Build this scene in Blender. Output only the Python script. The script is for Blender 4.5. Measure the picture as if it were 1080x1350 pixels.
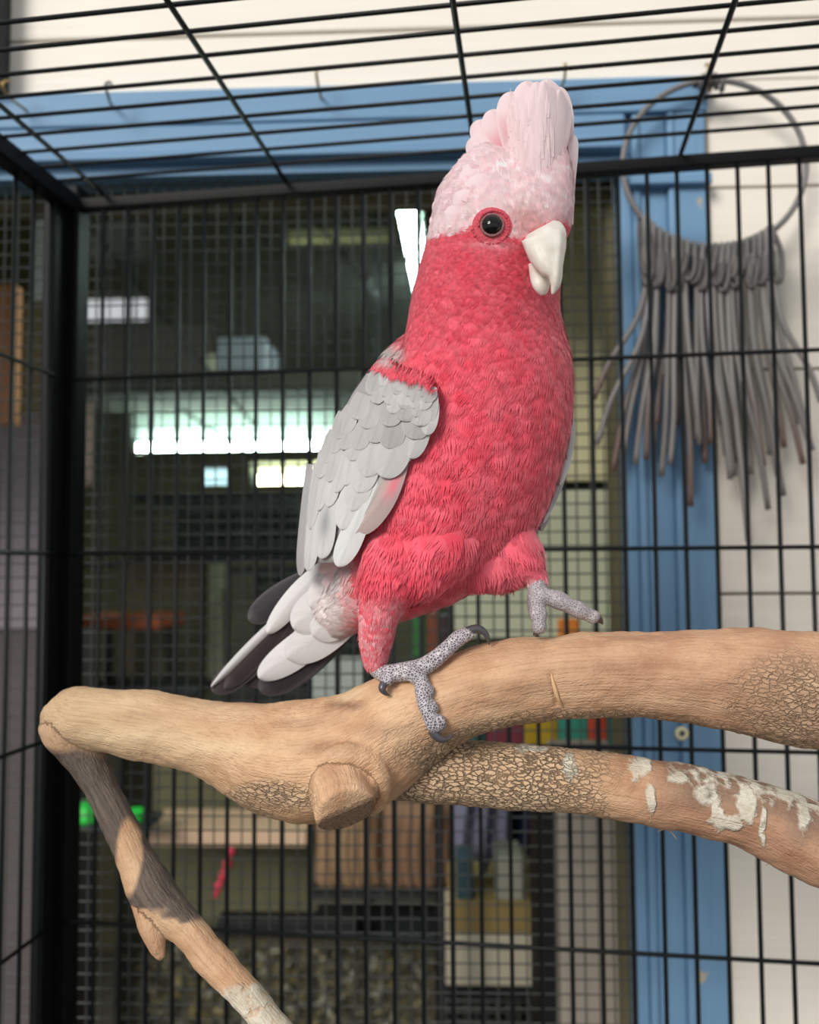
import bpy, bmesh, math, random
import numpy as np
from mathutils import Vector, noise
from mathutils.bvhtree import BVHTree

for o in list(bpy.data.objects):
    bpy.data.objects.remove(o, do_unlink=True)
random.seed(7)
rng = np.random.default_rng(11)
S = bpy.context.scene
COL = S.collection

# ------------------------------------------------------------------ camera
EYE = np.array([0.0, 0.0, 1.45])
YAW, PITCH, ROLL, FPX = math.radians(-8.27), math.radians(3.40), math.radians(-0.40), 1138.0
_f = np.array([math.sin(YAW)*math.cos(PITCH), math.cos(YAW)*math.cos(PITCH), math.sin(PITCH)])
_r = np.cross(_f, [0, 0, 1]); _r /= np.linalg.norm(_r)
_u = np.cross(_r, _f)
CR = math.cos(ROLL)*_r + math.sin(ROLL)*_u
CU = -math.sin(ROLL)*_r + math.cos(ROLL)*_u
CF = _f
cam_d = bpy.data.cameras.new('camera')
cam = bpy.data.objects.new('camera', cam_d); COL.objects.link(cam)
from mathutils import Matrix
M = Matrix(((CR[0], CU[0], -CF[0], EYE[0]), (CR[1], CU[1], -CF[1], EYE[1]), (CR[2], CU[2], -CF[2], EYE[2]), (0, 0, 0, 1)))
cam.matrix_world = M
cam_d.sensor_fit = 'HORIZONTAL'; cam_d.sensor_width = 36.0
cam_d.lens = 36.0*FPX/1080.0
cam_d.clip_start = 0.02; cam_d.clip_end = 200
cam_d.dof.use_dof = True
cam_d.dof.focus_distance = 0.452
cam_d.dof.aperture_fstop = 7.2
S.camera = cam

# ------------------------------------------------------------------ world, sun, exposure
W = bpy.data.worlds.new('overcast_sky'); S.world = W
W.use_nodes = True
bg = W.node_tree.nodes['Background']
bg.inputs[0].default_value = (0.93, 0.97, 1.0, 1)
bg.inputs[1].default_value = 0.66
sun_d = bpy.data.lights.new('sun_offscreen', 'SUN'); sun_d.energy = 2.7; sun_d.angle = math.radians(24)
sun_d.color = (1.0, 0.95, 0.88)
sun = bpy.data.objects.new('sun_offscreen', sun_d); COL.objects.link(sun)
sun.rotation_euler = Vector((0.42, 0.86, -0.46)).to_track_quat('-Z', 'Y').to_euler()
S.view_settings.view_transform = 'Standard'
S.view_settings.look = 'None'
S.view_settings.gamma = 1.0
S.view_settings.use_curve_mapping = False
S.view_settings.exposure = 0.10

# ------------------------------------------------------------------ helpers
def P(px, py, d):
    """world point seen at pixel (px,py), d metres along the camera axis"""
    px = np.asarray(px, float); py = np.asarray(py, float); d = np.asarray(d, float)
    a = (px-540)/FPX*d; b = -(py-675)/FPX*d
    return EYE + a[..., None]*CR + b[..., None]*CU + d[..., None]*CF
# the house wall is not parallel to the cage: it is laid out square to its own axes and turned at the end
YAW_WALL = math.radians(-2.2); TURN = YAW_WALL-YAW
_c, _s = math.cos(-TURN), math.sin(-TURN)
RW = np.array([[_c, -_s, 0], [_s, _c, 0], [0, 0, 1.0]])
WR_, WU_, WF_ = RW @ CR, RW @ CU, RW @ CF
def PY(px, py, Y):
    """point on the wall-parallel plane y = Y (wall axes) seen at pixel (px,py)"""
    v = WF_ + (px-540)/FPX*WR_ - (py-675)/FPX*WU_
    return EYE + v*(Y/v[1])
def PW_(px, py, d):
    return RW @ (P(px, py, d)-EYE) + EYE
def proj(p):
    q = np.asarray(p) - EYE
    z = q @ CF
    return 540+FPX*(q @ CR)/z, 675-FPX*(q @ CU)/z, z
def srgb(r, g, b):
    o = []
    for c in (r, g, b):
        c /= 255.0
        o.append(c/12.92 if c <= 0.04045 else ((c+0.055)/1.055)**2.4)
    return np.array(o)
def mesh_obj(name, verts, faces, mat=None, parent=None, smooth=True, cols=None, uvs=None):
    me = bpy.data.meshes.new(name)
    me.from_pydata([tuple(map(float, v)) for v in verts], [], [tuple(map(int, f)) for f in faces])
    if smooth:
        me.polygons.foreach_set('use_smooth', [True]*len(me.polygons))
    if cols is not None:
        set_col(me, cols)
    if uvs is not None:
        set_uv(me, uvs)
    if mat is not None: me.materials.append(mat)
    o = bpy.data.objects.new(name, me); COL.objects.link(o)
    if parent is not None: o.parent = parent
    return o
def set_col(me, cols):
    a = me.color_attributes.new('Col', 'FLOAT_COLOR', 'POINT')
    c = np.ones((len(me.vertices), 4), np.float32); c[:, :3] = cols
    a.data.foreach_set('color', c.ravel())
def set_uv(me, uvs):
    l = me.uv_layers.new(name='UVMap')
    vi = np.empty(len(me.loops), np.int32); me.loops.foreach_get('vertex_index', vi)
    l.data.foreach_set('uv', np.asarray(uvs, np.float32)[vi].ravel())
def set_f(me, name, vals, kind='FLOAT'):
    a = me.attributes.new(name, kind, 'POINT')
    a.data.foreach_set('value' if kind == 'FLOAT' else 'vector', np.asarray(vals, np.float32).ravel())
def tag(o, label=None, cat=None, group=None, kind=None):
    if label: o['label'] = label
    if cat: o['category'] = cat
    if group: o['group'] = group
    if kind: o['kind'] = kind
    return o
def empty(name, loc=(0, 0, 0)):
    o = bpy.data.objects.new(name, None); COL.objects.link(o); o.location = [float(c) for c in loc]
    o.empty_display_size = 0.02
    return o
def under(o, parent):
    """make o a part of parent, keeping its world place (parents are never rotated)"""
    o.parent = parent
    w = Vector((0, 0, 0)); p = parent
    while p is not None:
        w += p.location; p = p.parent
    o.location = o.location - w
    return o
def box_geo(x0, x1, y0, y1, z0, z1, bev=0.0):
    bm = bmesh.new()
    bmesh.ops.create_cube(bm, size=1)
    for v in bm.verts:
        v.co = Vector((x0 if v.co.x < 0 else x1, y0 if v.co.y < 0 else y1, z0 if v.co.z < 0 else z1))
    if bev > 0:
        bmesh.ops.bevel(bm, geom=list(bm.edges), offset=bev, segments=2, affect='EDGES', profile=0.5)
    return bm
def bm_obj(name, bm, mat=None, parent=None, smooth=False):
    bmesh.ops.recalc_face_normals(bm, faces=bm.faces)
    me = bpy.data.meshes.new(name); bm.to_mesh(me); bm.free()
    if smooth: me.polygons.foreach_set('use_smooth', [True]*len(me.polygons))
    if mat: me.materials.append(mat)
    o = bpy.data.objects.new(name, me); COL.objects.link(o)
    if parent is not None: under(o, parent)
    return o
def box(name, x0, x1, y0, y1, z0, z1, mat, parent=None, bev=0.0):
    """box whose origin is the middle of its base"""
    cx, cy = (x0+x1)/2, (y0+y1)/2
    bm = box_geo(x0-cx, x1-cx, y0-cy, y1-cy, 0, z1-z0, bev)
    bmesh.ops.recalc_face_normals(bm, faces=bm.faces)
    me = bpy.data.meshes.new(name); bm.to_mesh(me); bm.free()
    me.materials.append(mat)
    o = bpy.data.objects.new(name, me); COL.objects.link(o)
    o.location = (cx, cy, z0)
    if parent is not None: under(o, parent)
    return o
def smooth_path(pts, n):
    """Catmull-Rom through rows of pts -> n rows"""
    p = np.asarray(pts, float)
    p = np.vstack([2*p[0]-p[1], p, 2*p[-1]-p[-2]])
    m = len(p)-3
    out = []
    for t in np.linspace(0, m-1e-6, n):
        i = int(t); f = t-i
        a, b, c, d = p[i], p[i+1], p[i+2], p[i+3]
        out.append(0.5*((2*b)+(-a+c)*f+(2*a-5*b+4*c-d)*f*f+(-a+3*b-3*c+d)*f**3))
    return np.array(out)
def tube_geo(path, rad, seg=8, caps=True):
    """round tube along path (n,3) with radii; returns verts, faces"""
    path = np.asarray(path, float); n = len(path)
    rad = np.broadcast_to(np.asarray(rad, float), (n,))
    T = np.gradient(path, axis=0); T /= (np.linalg.norm(T, axis=1)[:, None]+1e-12)
    up = np.array([0.31, -0.77, 0.55]); 
    if abs(T[0] @ up) > 0.95: up = np.array([1.0, 0, 0])
    V = []; a = np.cross(T[0], up); a /= np.linalg.norm(a)
    ang = np.linspace(0, 2*np.pi, seg, endpoint=False)
    for i in range(n):
        a = a - T[i]*(a @ T[i]); a /= np.linalg.norm(a)
        b = np.cross(T[i], a)
        V.append(path[i] + rad[i]*(np.cos(ang)[:, None]*a + np.sin(ang)[:, None]*b))
    V = np.vstack(V); F = []
    for i in range(n-1):
        for j in range(seg):
            k = (j+1) % seg
            F.append((i*seg+j, i*seg+k, (i+1)*seg+k, (i+1)*seg+j))
    if caps:
        F.append(tuple(range(seg-1, -1, -1))); F.append(tuple((n-1)*seg+j for j in range(seg)))
    return V, F
def join_geo(parts):
    V = []; F = []; o = 0
    for v, f in parts:
        V.append(np.asarray(v)); F += [tuple(i+o for i in q) for q in f]; o += len(v)
    return np.vstack(V), F
def tube(name, path, rad, mat, parent=None, seg=8, cols=None):
    V, F = tube_geo(path, rad, seg)
    o0 = np.asarray(path[0], float)
    o = mesh_obj(name, V-o0, F, mat, None, True, cols)
    o.location = o0
    if parent is not None: under(o, parent)
    return o
def remeshed(name, geo, voxel, smooth_it):
    me = bpy.data.meshes.new(name); me.from_pydata([tuple(v) for v in geo[0]], [], geo[1])
    bm = bmesh.new(); bm.from_mesh(me); bmesh.ops.recalc_face_normals(bm, faces=bm.faces); bm.to_mesh(me); bm.free()
    o = bpy.data.objects.new(name, me); COL.objects.link(o)
    m = o.modifiers.new('r', 'REMESH'); m.mode = 'VOXEL'; m.voxel_size = voxel; m.use_smooth_shade = True
    if smooth_it:
        m = o.modifiers.new('s', 'SMOOTH'); m.factor = 0.5; m.iterations = smooth_it
    dg = bpy.context.evaluated_depsgraph_get()
    me2 = bpy.data.meshes.new_from_object(o.evaluated_get(dg))
    bpy.data.objects.remove(o, do_unlink=True)
    me2.name = name
    me2.polygons.foreach_set('use_smooth', [True]*len(me2.polygons))
    return me2
def mverts(me):
    a = np.empty(len(me.vertices)*3, np.float32); me.vertices.foreach_get('co', a); return a.reshape(-1, 3).astype(float)
def mnormals(me):
    a = np.empty(len(me.vertices)*3, np.float32); me.vertex_normals.foreach_get('vector', a); return a.reshape(-1, 3).astype(float)
def bvh_of(me):
    bm = bmesh.new(); bm.from_mesh(me); t = BVHTree.FromBMesh(bm); bm.free(); return t
def hit(tree, px, py):
    d = CF + (px-540)/FPX*CR - (py-675)/FPX*CU
    loc, nor, idx, dist = tree.ray_cast(Vector(EYE), Vector(d).normalized())
    return (None, None) if loc is None else (np.array(loc), np.array(nor))
def vnoise(v, sc, seed=0.0):
    return np.array([noise.noise(Vector((p[0]*sc+seed, p[1]*sc-seed, p[2]*sc+2*seed))) for p in v])

# ------------------------------------------------------------------ materials
def new_mat(name):
    m = bpy.data.materials.new(name); m.use_nodes = True
    nt = m.node_tree; return m, nt, nt.nodes, nt.links, nt.nodes['Principled BSDF']
def plain(name, rgb, rough=0.6, var=0.12, scale=40, bump=0.15, metal=0.0, bscale=None, detail=4, spec=0.4):
    """base colour with noise wear and fine relief"""
    m, nt, N, L, B = new_mat(name)
    c = srgb(*rgb)
    tc = N.new('ShaderNodeTexCoord')
    nz = N.new('ShaderNodeTexNoise'); nz.inputs['Scale'].default_value = scale; nz.inputs['Detail'].default_value = detail
    L.new(tc.outputs['Object'], nz.inputs['Vector'])
    mx = N.new('ShaderNodeMix'); mx.data_type = 'RGBA'
    mx.inputs[6].default_value = (*(c*(1-var)), 1); mx.inputs[7].default_value = (*np.minimum(c*(1+var), 1), 1)
    L.new(nz.outputs['Fac'], mx.inputs[0]); L.new(mx.outputs[2], B.inputs['Base Color'])
    B.inputs['Roughness'].default_value = rough; B.inputs['Metallic'].default_value = metal
    B.inputs['Specular IOR Level'].default_value = spec
    if bump:
        n2 = N.new('ShaderNodeTexNoise'); n2.inputs['Scale'].default_value = bscale or scale*6
        L.new(tc.outputs['Object'], n2.inputs['Vector'])
        bp = N.new('ShaderNodeBump'); bp.inputs['Strength'].default_value = bump; bp.inputs['Distance'].default_value = 0.002
        L.new(n2.outputs['Fac'], bp.inputs['Height']); L.new(bp.outputs['Normal'], B.inputs['Normal'])
    return m
def emit(name, rgb, strength):
    m, nt, N, L, B = new_mat(name)
    B.inputs['Base Color'].default_value = (0.8, 0.8, 0.8, 1)
    B.inputs['Emission Color'].default_value = (*srgb(*rgb), 1); B.inputs['Emission Strength'].default_value = strength
    return m
def plank_mat(name, rgb, axis, grain=1.0, chip=None, chipamt=0.0):
    """painted timber: brush streaks along one axis, optional chipped paint"""
    m, nt, N, L, B = new_mat(name)
    c = srgb(*rgb)
    tc = N.new('ShaderNodeTexCoord'); mp = N.new('ShaderNodeMapping')
    sc = [60, 60, 60]; sc[axis] = 3
    mp.inputs['Scale'].default_value = sc
    L.new(tc.outputs['Object'], mp.inputs['Vector'])
    nz = N.new('ShaderNodeTexNoise'); nz.inputs['Scale'].default_value = 3.2; nz.inputs['Detail'].default_value = 5
    L.new(mp.outputs['Vector'], nz.inputs['Vector'])
    mx = N.new('ShaderNodeMix'); mx.data_type = 'RGBA'
    mx.inputs[6].default_value = (*(c*(1-0.09*grain)), 1); mx.inputs[7].default_value = (*np.minimum(c*(1+0.07*grain), 1), 1)
    L.new(nz.outputs['Fac'], mx.inputs[0]); last = mx.outputs[2]
    if chip is not None:
        n3 = N.new('ShaderNodeTexNoise'); n3.inputs['Scale'].default_value = 22; n3.inputs['Detail'].default_value = 6
        L.new(tc.outputs['Object'], n3.inputs['Vector'])
        rp = N.new('ShaderNodeValToRGB'); rp.color_ramp.elements[0].position = chipamt; rp.color_ramp.elements[1].position = chipamt+0.02
        L.new(n3.outputs['Fac'], rp.inputs['Fac'])
        m2 = N.new('ShaderNodeMix'); m2.data_type = 'RGBA'
        L.new(rp.outputs['Color'], m2.inputs[0]); L.new(last, m2.inputs[6]); m2.inputs[7].default_value = (*srgb(*chip), 1)
        last = m2.outputs[2]
    L.new(last, B.inputs['Base Color'])
    B.inputs['Roughness'].default_value = 0.55; B.inputs['Specular IOR Level'].default_value = 0.3
    bp = N.new('ShaderNodeBump'); bp.inputs['Strength'].default_value = 0.35; bp.inputs['Distance'].default_value = 0.0012
    L.new(nz.outputs['Fac'], bp.inputs['Height']); L.new(bp.outputs['Normal'], B.inputs['Normal'])
    return m
def feather_mat(name, rough=0.75, barb=90.0, bstr=0.25, sheen=0.25, con=.09):
    """vertex colour with slanted barb lines taken from the feather's own uv"""
    m, nt, N, L, B = new_mat(name)
    at = N.new('ShaderNodeAttribute'); at.attribute_name = 'Col'
    uv = N.new('ShaderNodeUVMap'); sp = N.new('ShaderNodeSeparateXYZ'); L.new(uv.outputs['UV'], sp.inputs[0])
    ab = N.new('ShaderNodeMath'); ab.operation = 'SUBTRACT'; ab.inputs[1].default_value = 0.5; L.new(sp.outputs['X'], ab.inputs[0])
    a2 = N.new('ShaderNodeMath'); a2.operation = 'ABSOLUTE'; L.new(ab.outputs[0], a2.inputs[0])
    ml = N.new('ShaderNodeMath'); ml.operation = 'MULTIPLY_ADD'; ml.inputs[1].default_value = -0.8
    L.new(a2.outputs[0], ml.inputs[0]); L.new(sp.outputs['Y'], ml.inputs[2])
    cb = N.new('ShaderNodeCombineXYZ'); 
    sc = N.new('ShaderNodeMath'); sc.operation = 'MULTIPLY'; sc.inputs[1].default_value = barb; L.new(ml.outputs[0], sc.inputs[0])
    L.new(sc.outputs[0], cb.inputs['Y']); L.new(sp.outputs['X'], cb.inputs['X'])
    nz = N.new('ShaderNodeTexNoise'); nz.inputs['Scale'].default_value = 1.0; nz.inputs['Detail'].default_value = 3
    L.new(cb.outputs[0], nz.inputs['Vector'])
    mr = N.new('ShaderNodeMapRange'); mr.inputs['From Min'].default_value = 0.25; mr.inputs['From Max'].default_value = 0.75
    mr.inputs['To Min'].default_value = 1-con; mr.inputs['To Max'].default_value = 1+con*.9; L.new(nz.outputs['Fac'], mr.inputs['Value'])
    vm = N.new('ShaderNodeVectorMath'); vm.operation = 'SCALE'; L.new(at.outputs['Color'], vm.inputs[0]); L.new(mr.outputs[0], vm.inputs['Scale'])
    L.new(vm.outputs[0], B.inputs['Base Color'])
    B.inputs['Roughness'].default_value = rough; B.inputs['Specular IOR Level'].default_value = 0.18
    B.inputs['Sheen Weight'].default_value = sheen; B.inputs['Sheen Roughness'].default_value = 0.5
    B.inputs['Subsurface Weight'].default_value = 0.0
    bp = N.new('ShaderNodeBump'); bp.inputs['Strength'].default_value = bstr; bp.inputs['Distance'].default_value = 0.0006
    L.new(nz.outputs['Fac'], bp.inputs['Height']); L.new(bp.outputs['Normal'], B.inputs['Normal'])
    return m
def scale_skin(name, dark, light, cell, rough=0.55):
    """reptile-like scales of bird feet: voronoi cells with pale joints"""
    m, nt, N, L, B = new_mat(name)
    tc = N.new('ShaderNodeTexCoord')
    vo = N.new('ShaderNodeTexVoronoi'); vo.feature = 'DISTANCE_TO_EDGE'; vo.inputs['Scale'].default_value = cell
    L.new(tc.outputs['Object'], vo.inputs['Vector'])
    rp = N.new('ShaderNodeValToRGB'); rp.color_ramp.elements[0].position = 0.03; rp.color_ramp.elements[1].position = 0.16
    rp.color_ramp.elements[0].color = (*srgb(*light), 1); rp.color_ramp.elements[1].color = (*srgb(*dark), 1)
    L.new(vo.outputs['Distance'], rp.inputs['Fac'])
    v2 = N.new('ShaderNodeTexNoise'); v2.inputs['Scale'].default_value = 160; L.new(tc.outputs['Object'], v2.inputs['Vector'])
    mx = N.new('ShaderNodeMix'); mx.data_type = 'RGBA'; mm_ = N.new('ShaderNodeMath'); mm_.operation = 'MULTIPLY'; mm_.inputs[1].default_value = .3; L.new(v2.outputs['Fac'], mm_.inputs[0]); L.new(mm_.outputs[0], mx.inputs[0])
    L.new(rp.outputs['Color'], mx.inputs[6]); mx.inputs[7].default_value = (*srgb(*[(a+b)/2 for a, b in zip(dark, light)]), 1)
    L.new(mx.outputs[2], B.inputs['Base Color']); B.inputs['Roughness'].default_value = rough
    bp = N.new('ShaderNodeBump'); bp.inputs['Strength'].default_value = 0.9; bp.inputs['Distance'].default_value = 0.0006
    L.new(vo.outputs['Distance'], bp.inputs['Height']); L.new(bp.outputs['Normal'], B.inputs['Normal'])
    return m

M_black = plain('black_powder_coat', (13, 14, 17), 0.5, 0.2, 60, 0.1, spec=0.14)
M_wire = plain('black_coated_wire', (15, 18, 20), 0.45, 0.2, 80, 0.05, spec=0.25)
M_galv = plain('weathered_galvanised_wire', (84, 87, 85), 0.5, 0.3, 90, 0.0, metal=0.25)
M_white = plank_mat('white_painted_board', (232, 225, 214), 0)
M_blue_h = plank_mat('blue_painted_head_timber', (110, 147, 180), 0, 1.3)
M_blue_v = plank_mat('blue_painted_post_timber', (110, 147, 180), 2, 1.6)
M_blue_chip = plank_mat('blue_painted_chipped_timber', (110, 147, 180), 2, 1.6, chip=(170, 160, 140), chipamt=0.68)
M_raw = plain('bare_weathered_timber', (156, 140, 122), 0.8, 0.25, 50)
M_blk2 = plain('matt_black_metal', (22, 22, 24), .6, .2, 30)
M_dark = plain('dark_stained_timber', (38, 42, 44), 0.7, 0.3, 20)
M_olive = plain('olive_grey_plaster', (116, 110, 84), 0.85, 0.55, 7, detail=8)
M_ceil = plain('grey_green_ceiling_board', (122, 122, 104), 0.85, 0.25, 5)
M_floor = plain('concrete_floor', (96, 92, 84), 0.85, 0.3, 9, 0.4)
M_ground = plain('paved_yard', (172, 166, 156), 0.9, 0.2, 8, 0.3)

# ------------------------------------------------------------------ structure: yard, wall, window frame
YW, YB, YM = 0.853, 0.840, 0.866          # wall boards front, blue frame front, screen plane
g_floor = g = box('floor', -5, 5, -5, 6.2, -0.05, 0.0, M_floor); tag(g, 'grey concrete floor under the cage and inside the shop', None, None, 'structure')

hz_top = PY(400, 113, YB)[2]; hz_bot = PY(300, 214, YB)[2]
x_l = PY(832, 700, YB)[0]; x_r = PY(950, 700, YB)[0]
XL, XR = -1.7, 1.3
wb = empty('wall_back', (0, YW, 0)); tag(wb, 'white painted horizontal board wall around the blue window frame', None, None, 'structure')
rows_r = [PY(1010, y, YW)[2] for y in (246, 487, 783)]
rows_r = [hz_top-0.001+0.09, rows_r[0], rows_r[1], rows_r[2]]
pitch = rows_r[2]-rows_r[3]
while rows_r[-1] > 0.05: rows_r.append(max(rows_r[-1]-pitch, 0.0))
for a, b in zip(rows_r[:-1], rows_r[1:]):
    if a > hz_top:
        box('board', x_r-0.02, XR, YW, YW+0.02, b+0.0012, hz_top, M_white, wb, 0.0012)
    else:
        box('board', x_r-0.02, XR, YW, YW+0.02, b+0.0012, a-0.0012, M_white, wb, 0.0015)
zt = hz_top
for k, y in enumerate((46, None, None, None)):
    z1 = PY(300, y, YW)[2] if y else zt+0.17
    box('board', XL, XR, YW, YW+0.02, zt+0.001, z1-0.002, M_white, wb, 0.002); zt = z1
box('backing', x_r-0.02, XR, YW+0.018, YW+0.05, 0, zt, M_raw, wb)
box('backing', XL, XR, YW+0.018, YW+0.05, hz_top-0.02, zt, M_raw, wb)
bt = box('trim_1', PY(-30, 60, YW-0.02)[0]-0.05, PY(1, 60, YW-0.02)[0], YW-0.03, YW-0.001, hz_top+0.001, zt, M_dark)
tag(bt, 'dark timber strip on the white boards above the blue window head', None, None, 'structure')

# blue frame: window_1
w1 = empty('window_1', (x_l, YB, hz_top)); tag(w1, 'blue painted timber window frame holding a wire screen', None, None, 'structure')
def zz(y): return PY(350, y, YB)[2]
box('head_board', XL, x_r, YB, YB+0.045, zz(160), hz_top, M_blue_h, w1, 0.002)
box('head_moulding', XL, x_l+0.004, YB+0.0012, YB+0.045, zz(200), zz(160.2), M_blue_h, w1, 0.003)
box('head_moulding', XL, x_l+0.004, YB-0.003, YB+0.045, zz(207), zz(199), M_blue_h, w1, 0.002)
box('head_rebate', XL, x_l+0.004, YB+0.012, YB+0.05, zz(222), zz(208), M_blue_h, w1, 0.001)
def xx(x): return PY(x, 700, YB)[0]
zb = 0.35
ztp = zz(161)
box('post_strip', xx(832), xx(846), YB+0.010, YB+0.045, zb, ztp, M_blue_v, w1, 0.002)
box('post_moulding', xx(846), xx(857), YB+0.002, YB+0.045, zb, ztp, M_blue_v, w1, 0.003)
box('post_board', xx(857), xx(893), YB+0.006, YB+0.045, zb, ztp, M_blue_v, w1, 0.002)
box('post_moulding', xx(893), xx(904), YB-0.001, YB+0.045, zb, ztp, M_blue_v, w1, 0.003)
box('post_board', xx(904), xx(945.5), YB+0.001, YB+0.045, zb, ztp, M_blue_chip, w1, 0.002)
box('post_edge', xx(945.5), xx(951), YB+0.007, YB+0.045, zb, ztp, M_raw, w1, 0.001)
box('post_cap', xx(838), xx(950), YB-0.008, YB+0.01, PY(900, 246, YB)[2], PY(900, 232, YB)[2], M_blue_h, w1, 0.002)
box('sill', XL, x_r+0.03, YB-0.03, YB+0.08, zb-0.05, zb, M_blue_h, w1, 0.003)

def wire_grid(x0, x1, z0, z1, y, pitchm, r):
    """woven square wire screen: every wire is a four sided rod"""
    V = []; F = []
    def rod(p, q, a, b):
        o = len(V)
        for c in (p, q):
            for s, t in ((1, 0), (0, 1), (-1, 0), (0, -1)):
                V.append(np.array(c)+s*np.array(a)*r+t*np.array(b)*r)
        for j in range(4):
            k = (j+1) % 4; F.append((o+j, o+k, o+4+k, o+4+j))
    x = x0; i = 0
    while x <= x1:
        rod((x, y, z0), (x, y, z1), (1, 0, 0), (0, 1, 0)); x += pitchm
    z = z1
    while z >= z0:
        rod((x0, y+r*1.2, z), (x1, y+r*1.2, z), (0, 0, 1), (0, 1, 0)); z -= pitchm
    return V, F
V, F = wire_grid(XL, x_l+0.004, zb, zz(208), YM, 0.0140, 0.0008)
sc = mesh_obj('wire_screen', V, F, M_galv, None, False); tag(sc, kind='stuff'); under(sc, w1)

# ------------------------------------------------------------------ bird cage
XP = -0.4308                                   # inner edge of back left post
YC = 0.762; ZH = 1.45+0.3561; ZF = 0.62
XRC = 0.56; YF = 0.10; PW = 0.024
cage = empty('bird_cage', ((XP+XRC)/2, (YC+YF)/2, 0.0))
tag(cage, 'black wire bird cage with square tube frame around the perched parrot', 'cage')
def bar(p, q, r, seg=8, name='bar'):
    return tube(name, [p, q], r, M_wire, cage, seg)
for (x, y) in ((XP-PW, YC-0.004), (XRC, YC-0.004), (XP-PW, YF-PW), (XRC, YF-PW)):
    box('corner_post', x, x+PW, y, y+PW, 0.0, ZH+0.012, M_black, cage, 0.0025)
# top rails and bottom rails
for (a, b, z) in ((ZH-0.012, ZH+0.012, 0), (ZF-0.02, ZF+0.004, 1)):
    box('rail', XP-.002, XRC+.002, YC-0.003, YC+0.010, a if z else ZH-.0128, b if z else ZH-.0020, M_black, cage, 0.0012)
    box('rail', XP, XRC, YF-PW+0.001, YF-0.001, a, b, M_black, cage, 0.002)
    box('rail', XP-.018, XP-0.001, YF, YC-0.004, a if z else ZH-.016, b if z else ZH+.002, M_black, cage, 0.002)
    box('rail', XRC+0.001, XRC+PW-0.001, YF, YC-0.004, a, b, M_black, cage, 0.002)
box('side_strip', XP-PW+0.004, XP-PW+0.016, YC-0.030, YC-0.006, ZF, ZH-0.01, M_black, cage, 0.002)
s = 0.0254; x0 = -0.406
i = 0
while x0+s*i < XRC-0.01:
    bar((x0+s*i, YC, ZF), (x0+s*i, YC, ZH-0.008), 0.0019); i += 1
HB = [1.45+h for h in (0.1769, 0.0112, -0.1574, -0.3259, -0.494, -0.66)]
for z in HB:
    bar((XP-0.004, YC-0.0028, z), (XRC+0.004, YC-0.0028, z), 0.0019)
    bar((XP-PW/2+0.0028, YF-0.004, z), (XP-PW/2+0.0028, YC, z), 0.0019)
    bar((XRC+PW/2-0.0028, YF-0.004, z), (XRC+PW/2-0.0028, YC, z), 0.0019)
k = 0
while .732-.028*k > YF+.01:
    yy = .732-.028*k
    bar((XP-PW/2, yy, ZF), (XP-PW/2, yy, ZH-.004), 0.0019)
    bar((XRC+PW/2, yy, ZF), (XRC+PW/2, yy, ZH-.004), 0.0019)
    bar((XP-0.006, yy-.002, ZH+0.0024), (XRC+0.006, yy-.002, ZH+0.0024), 0.0017)
    k += 1
for xd in (-0.404, -0.2245, -0.0464, 0.1311, 0.309, 0.487):
    bar((xd, YF-0.004, ZH-0.0006), (xd, YC+0.004, ZH-0.0006), 0.0021)
tr = box('tray', XP, XRC, YF, YC-0.004, ZF-0.03, ZF-0.012, plain('grey_plastic_tray', (120, 118, 112), 0.6), cage, 0.003)

# ------------------------------------------------------------------ branch perch
DB = 0.478
def chain(rows, n, seg=20):
    """rows of (px,py,radius px,depth m) -> (path, radii)"""
    q = smooth_path(rows, n)
    path = P(q[:, 0], q[:, 1], q[:, 3]); rad = q[:, 2]*q[:, 3]/FPX
    return path, rad
main = [(62, 926, 12, .520), (68, 930, 24, .520), (84, 938, 35, .519), (112, 946, 41, .517), (150, 950, 41, .514), (230, 964, 46, .506), (300, 980, 55, .499), (360, 998, 72, .492),
        (420, 1002, 80, .487), (478, 986, 78, .483), (540, 946, 66, .480), (600, 921, 57, .478), (680, 900, 57, .476), (760, 890, 55, .473),
        (840, 888, 57, .470), (920, 893, 63, .467), (1000, 902, 71, .464), (1080, 910, 76, .461), (1180, 912, 80, .456), (1330, 900, 82, .450), (1500, 880, 80, .445)]
lower = [(470, 1000, 50, .490), (530, 1008, 47, .491), (600, 1016, 43, .490), (680, 1022, 43, .488), (760, 1031, 42, .485), (840, 1043, 42, .482), (920, 1056, 43, .479),
         (1000, 1077, 45, .475), (1080, 1113, 52, .471), (1170, 1160, 50, .466), (1280, 1220, 48, .460), (1420, 1310, 46, .452)]
stub = [(440, 1000, 50, .480), (448, 1030, 44, .462), (453, 1052, 41, .447), (458, 1074, 40, .434)]
thin = [(92, 930, 14, .519), (90, 948, 36, .519), (96, 968, 37, .518), (108, 992, 30, .516), (130, 1034, 23, .510), (155, 1080, 21.5, .503), (179, 1132, 24, .496), (206, 1183, 29, .488), (249, 1227, 21, .480),
        (280, 1264, 20, .474), (311, 1298, 20, .468), (358, 1352, 20, .460), (430, 1440, 20, .450), (540, 1600, 20, .440), (640, 1760, 20, .435), (720, 1900, 20, .432)]
nub = [(184, 1150, 8, .492), (193, 1180, 20, .488), (199, 1208, 19, .483), (203, 1232, 14, .478), (209, 1253, 8, .476), (212, 1264, 3, .475)]
CH = [chain(main, 90), chain(lower, 60), chain(stub, 12), chain(thin, 60), chain(nub, 12)]
geo = []
for (pa, ra), sg in zip(CH, (28, 24, 22, 18, 14)):
    geo.append(tube_geo(pa, ra, sg))
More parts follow.
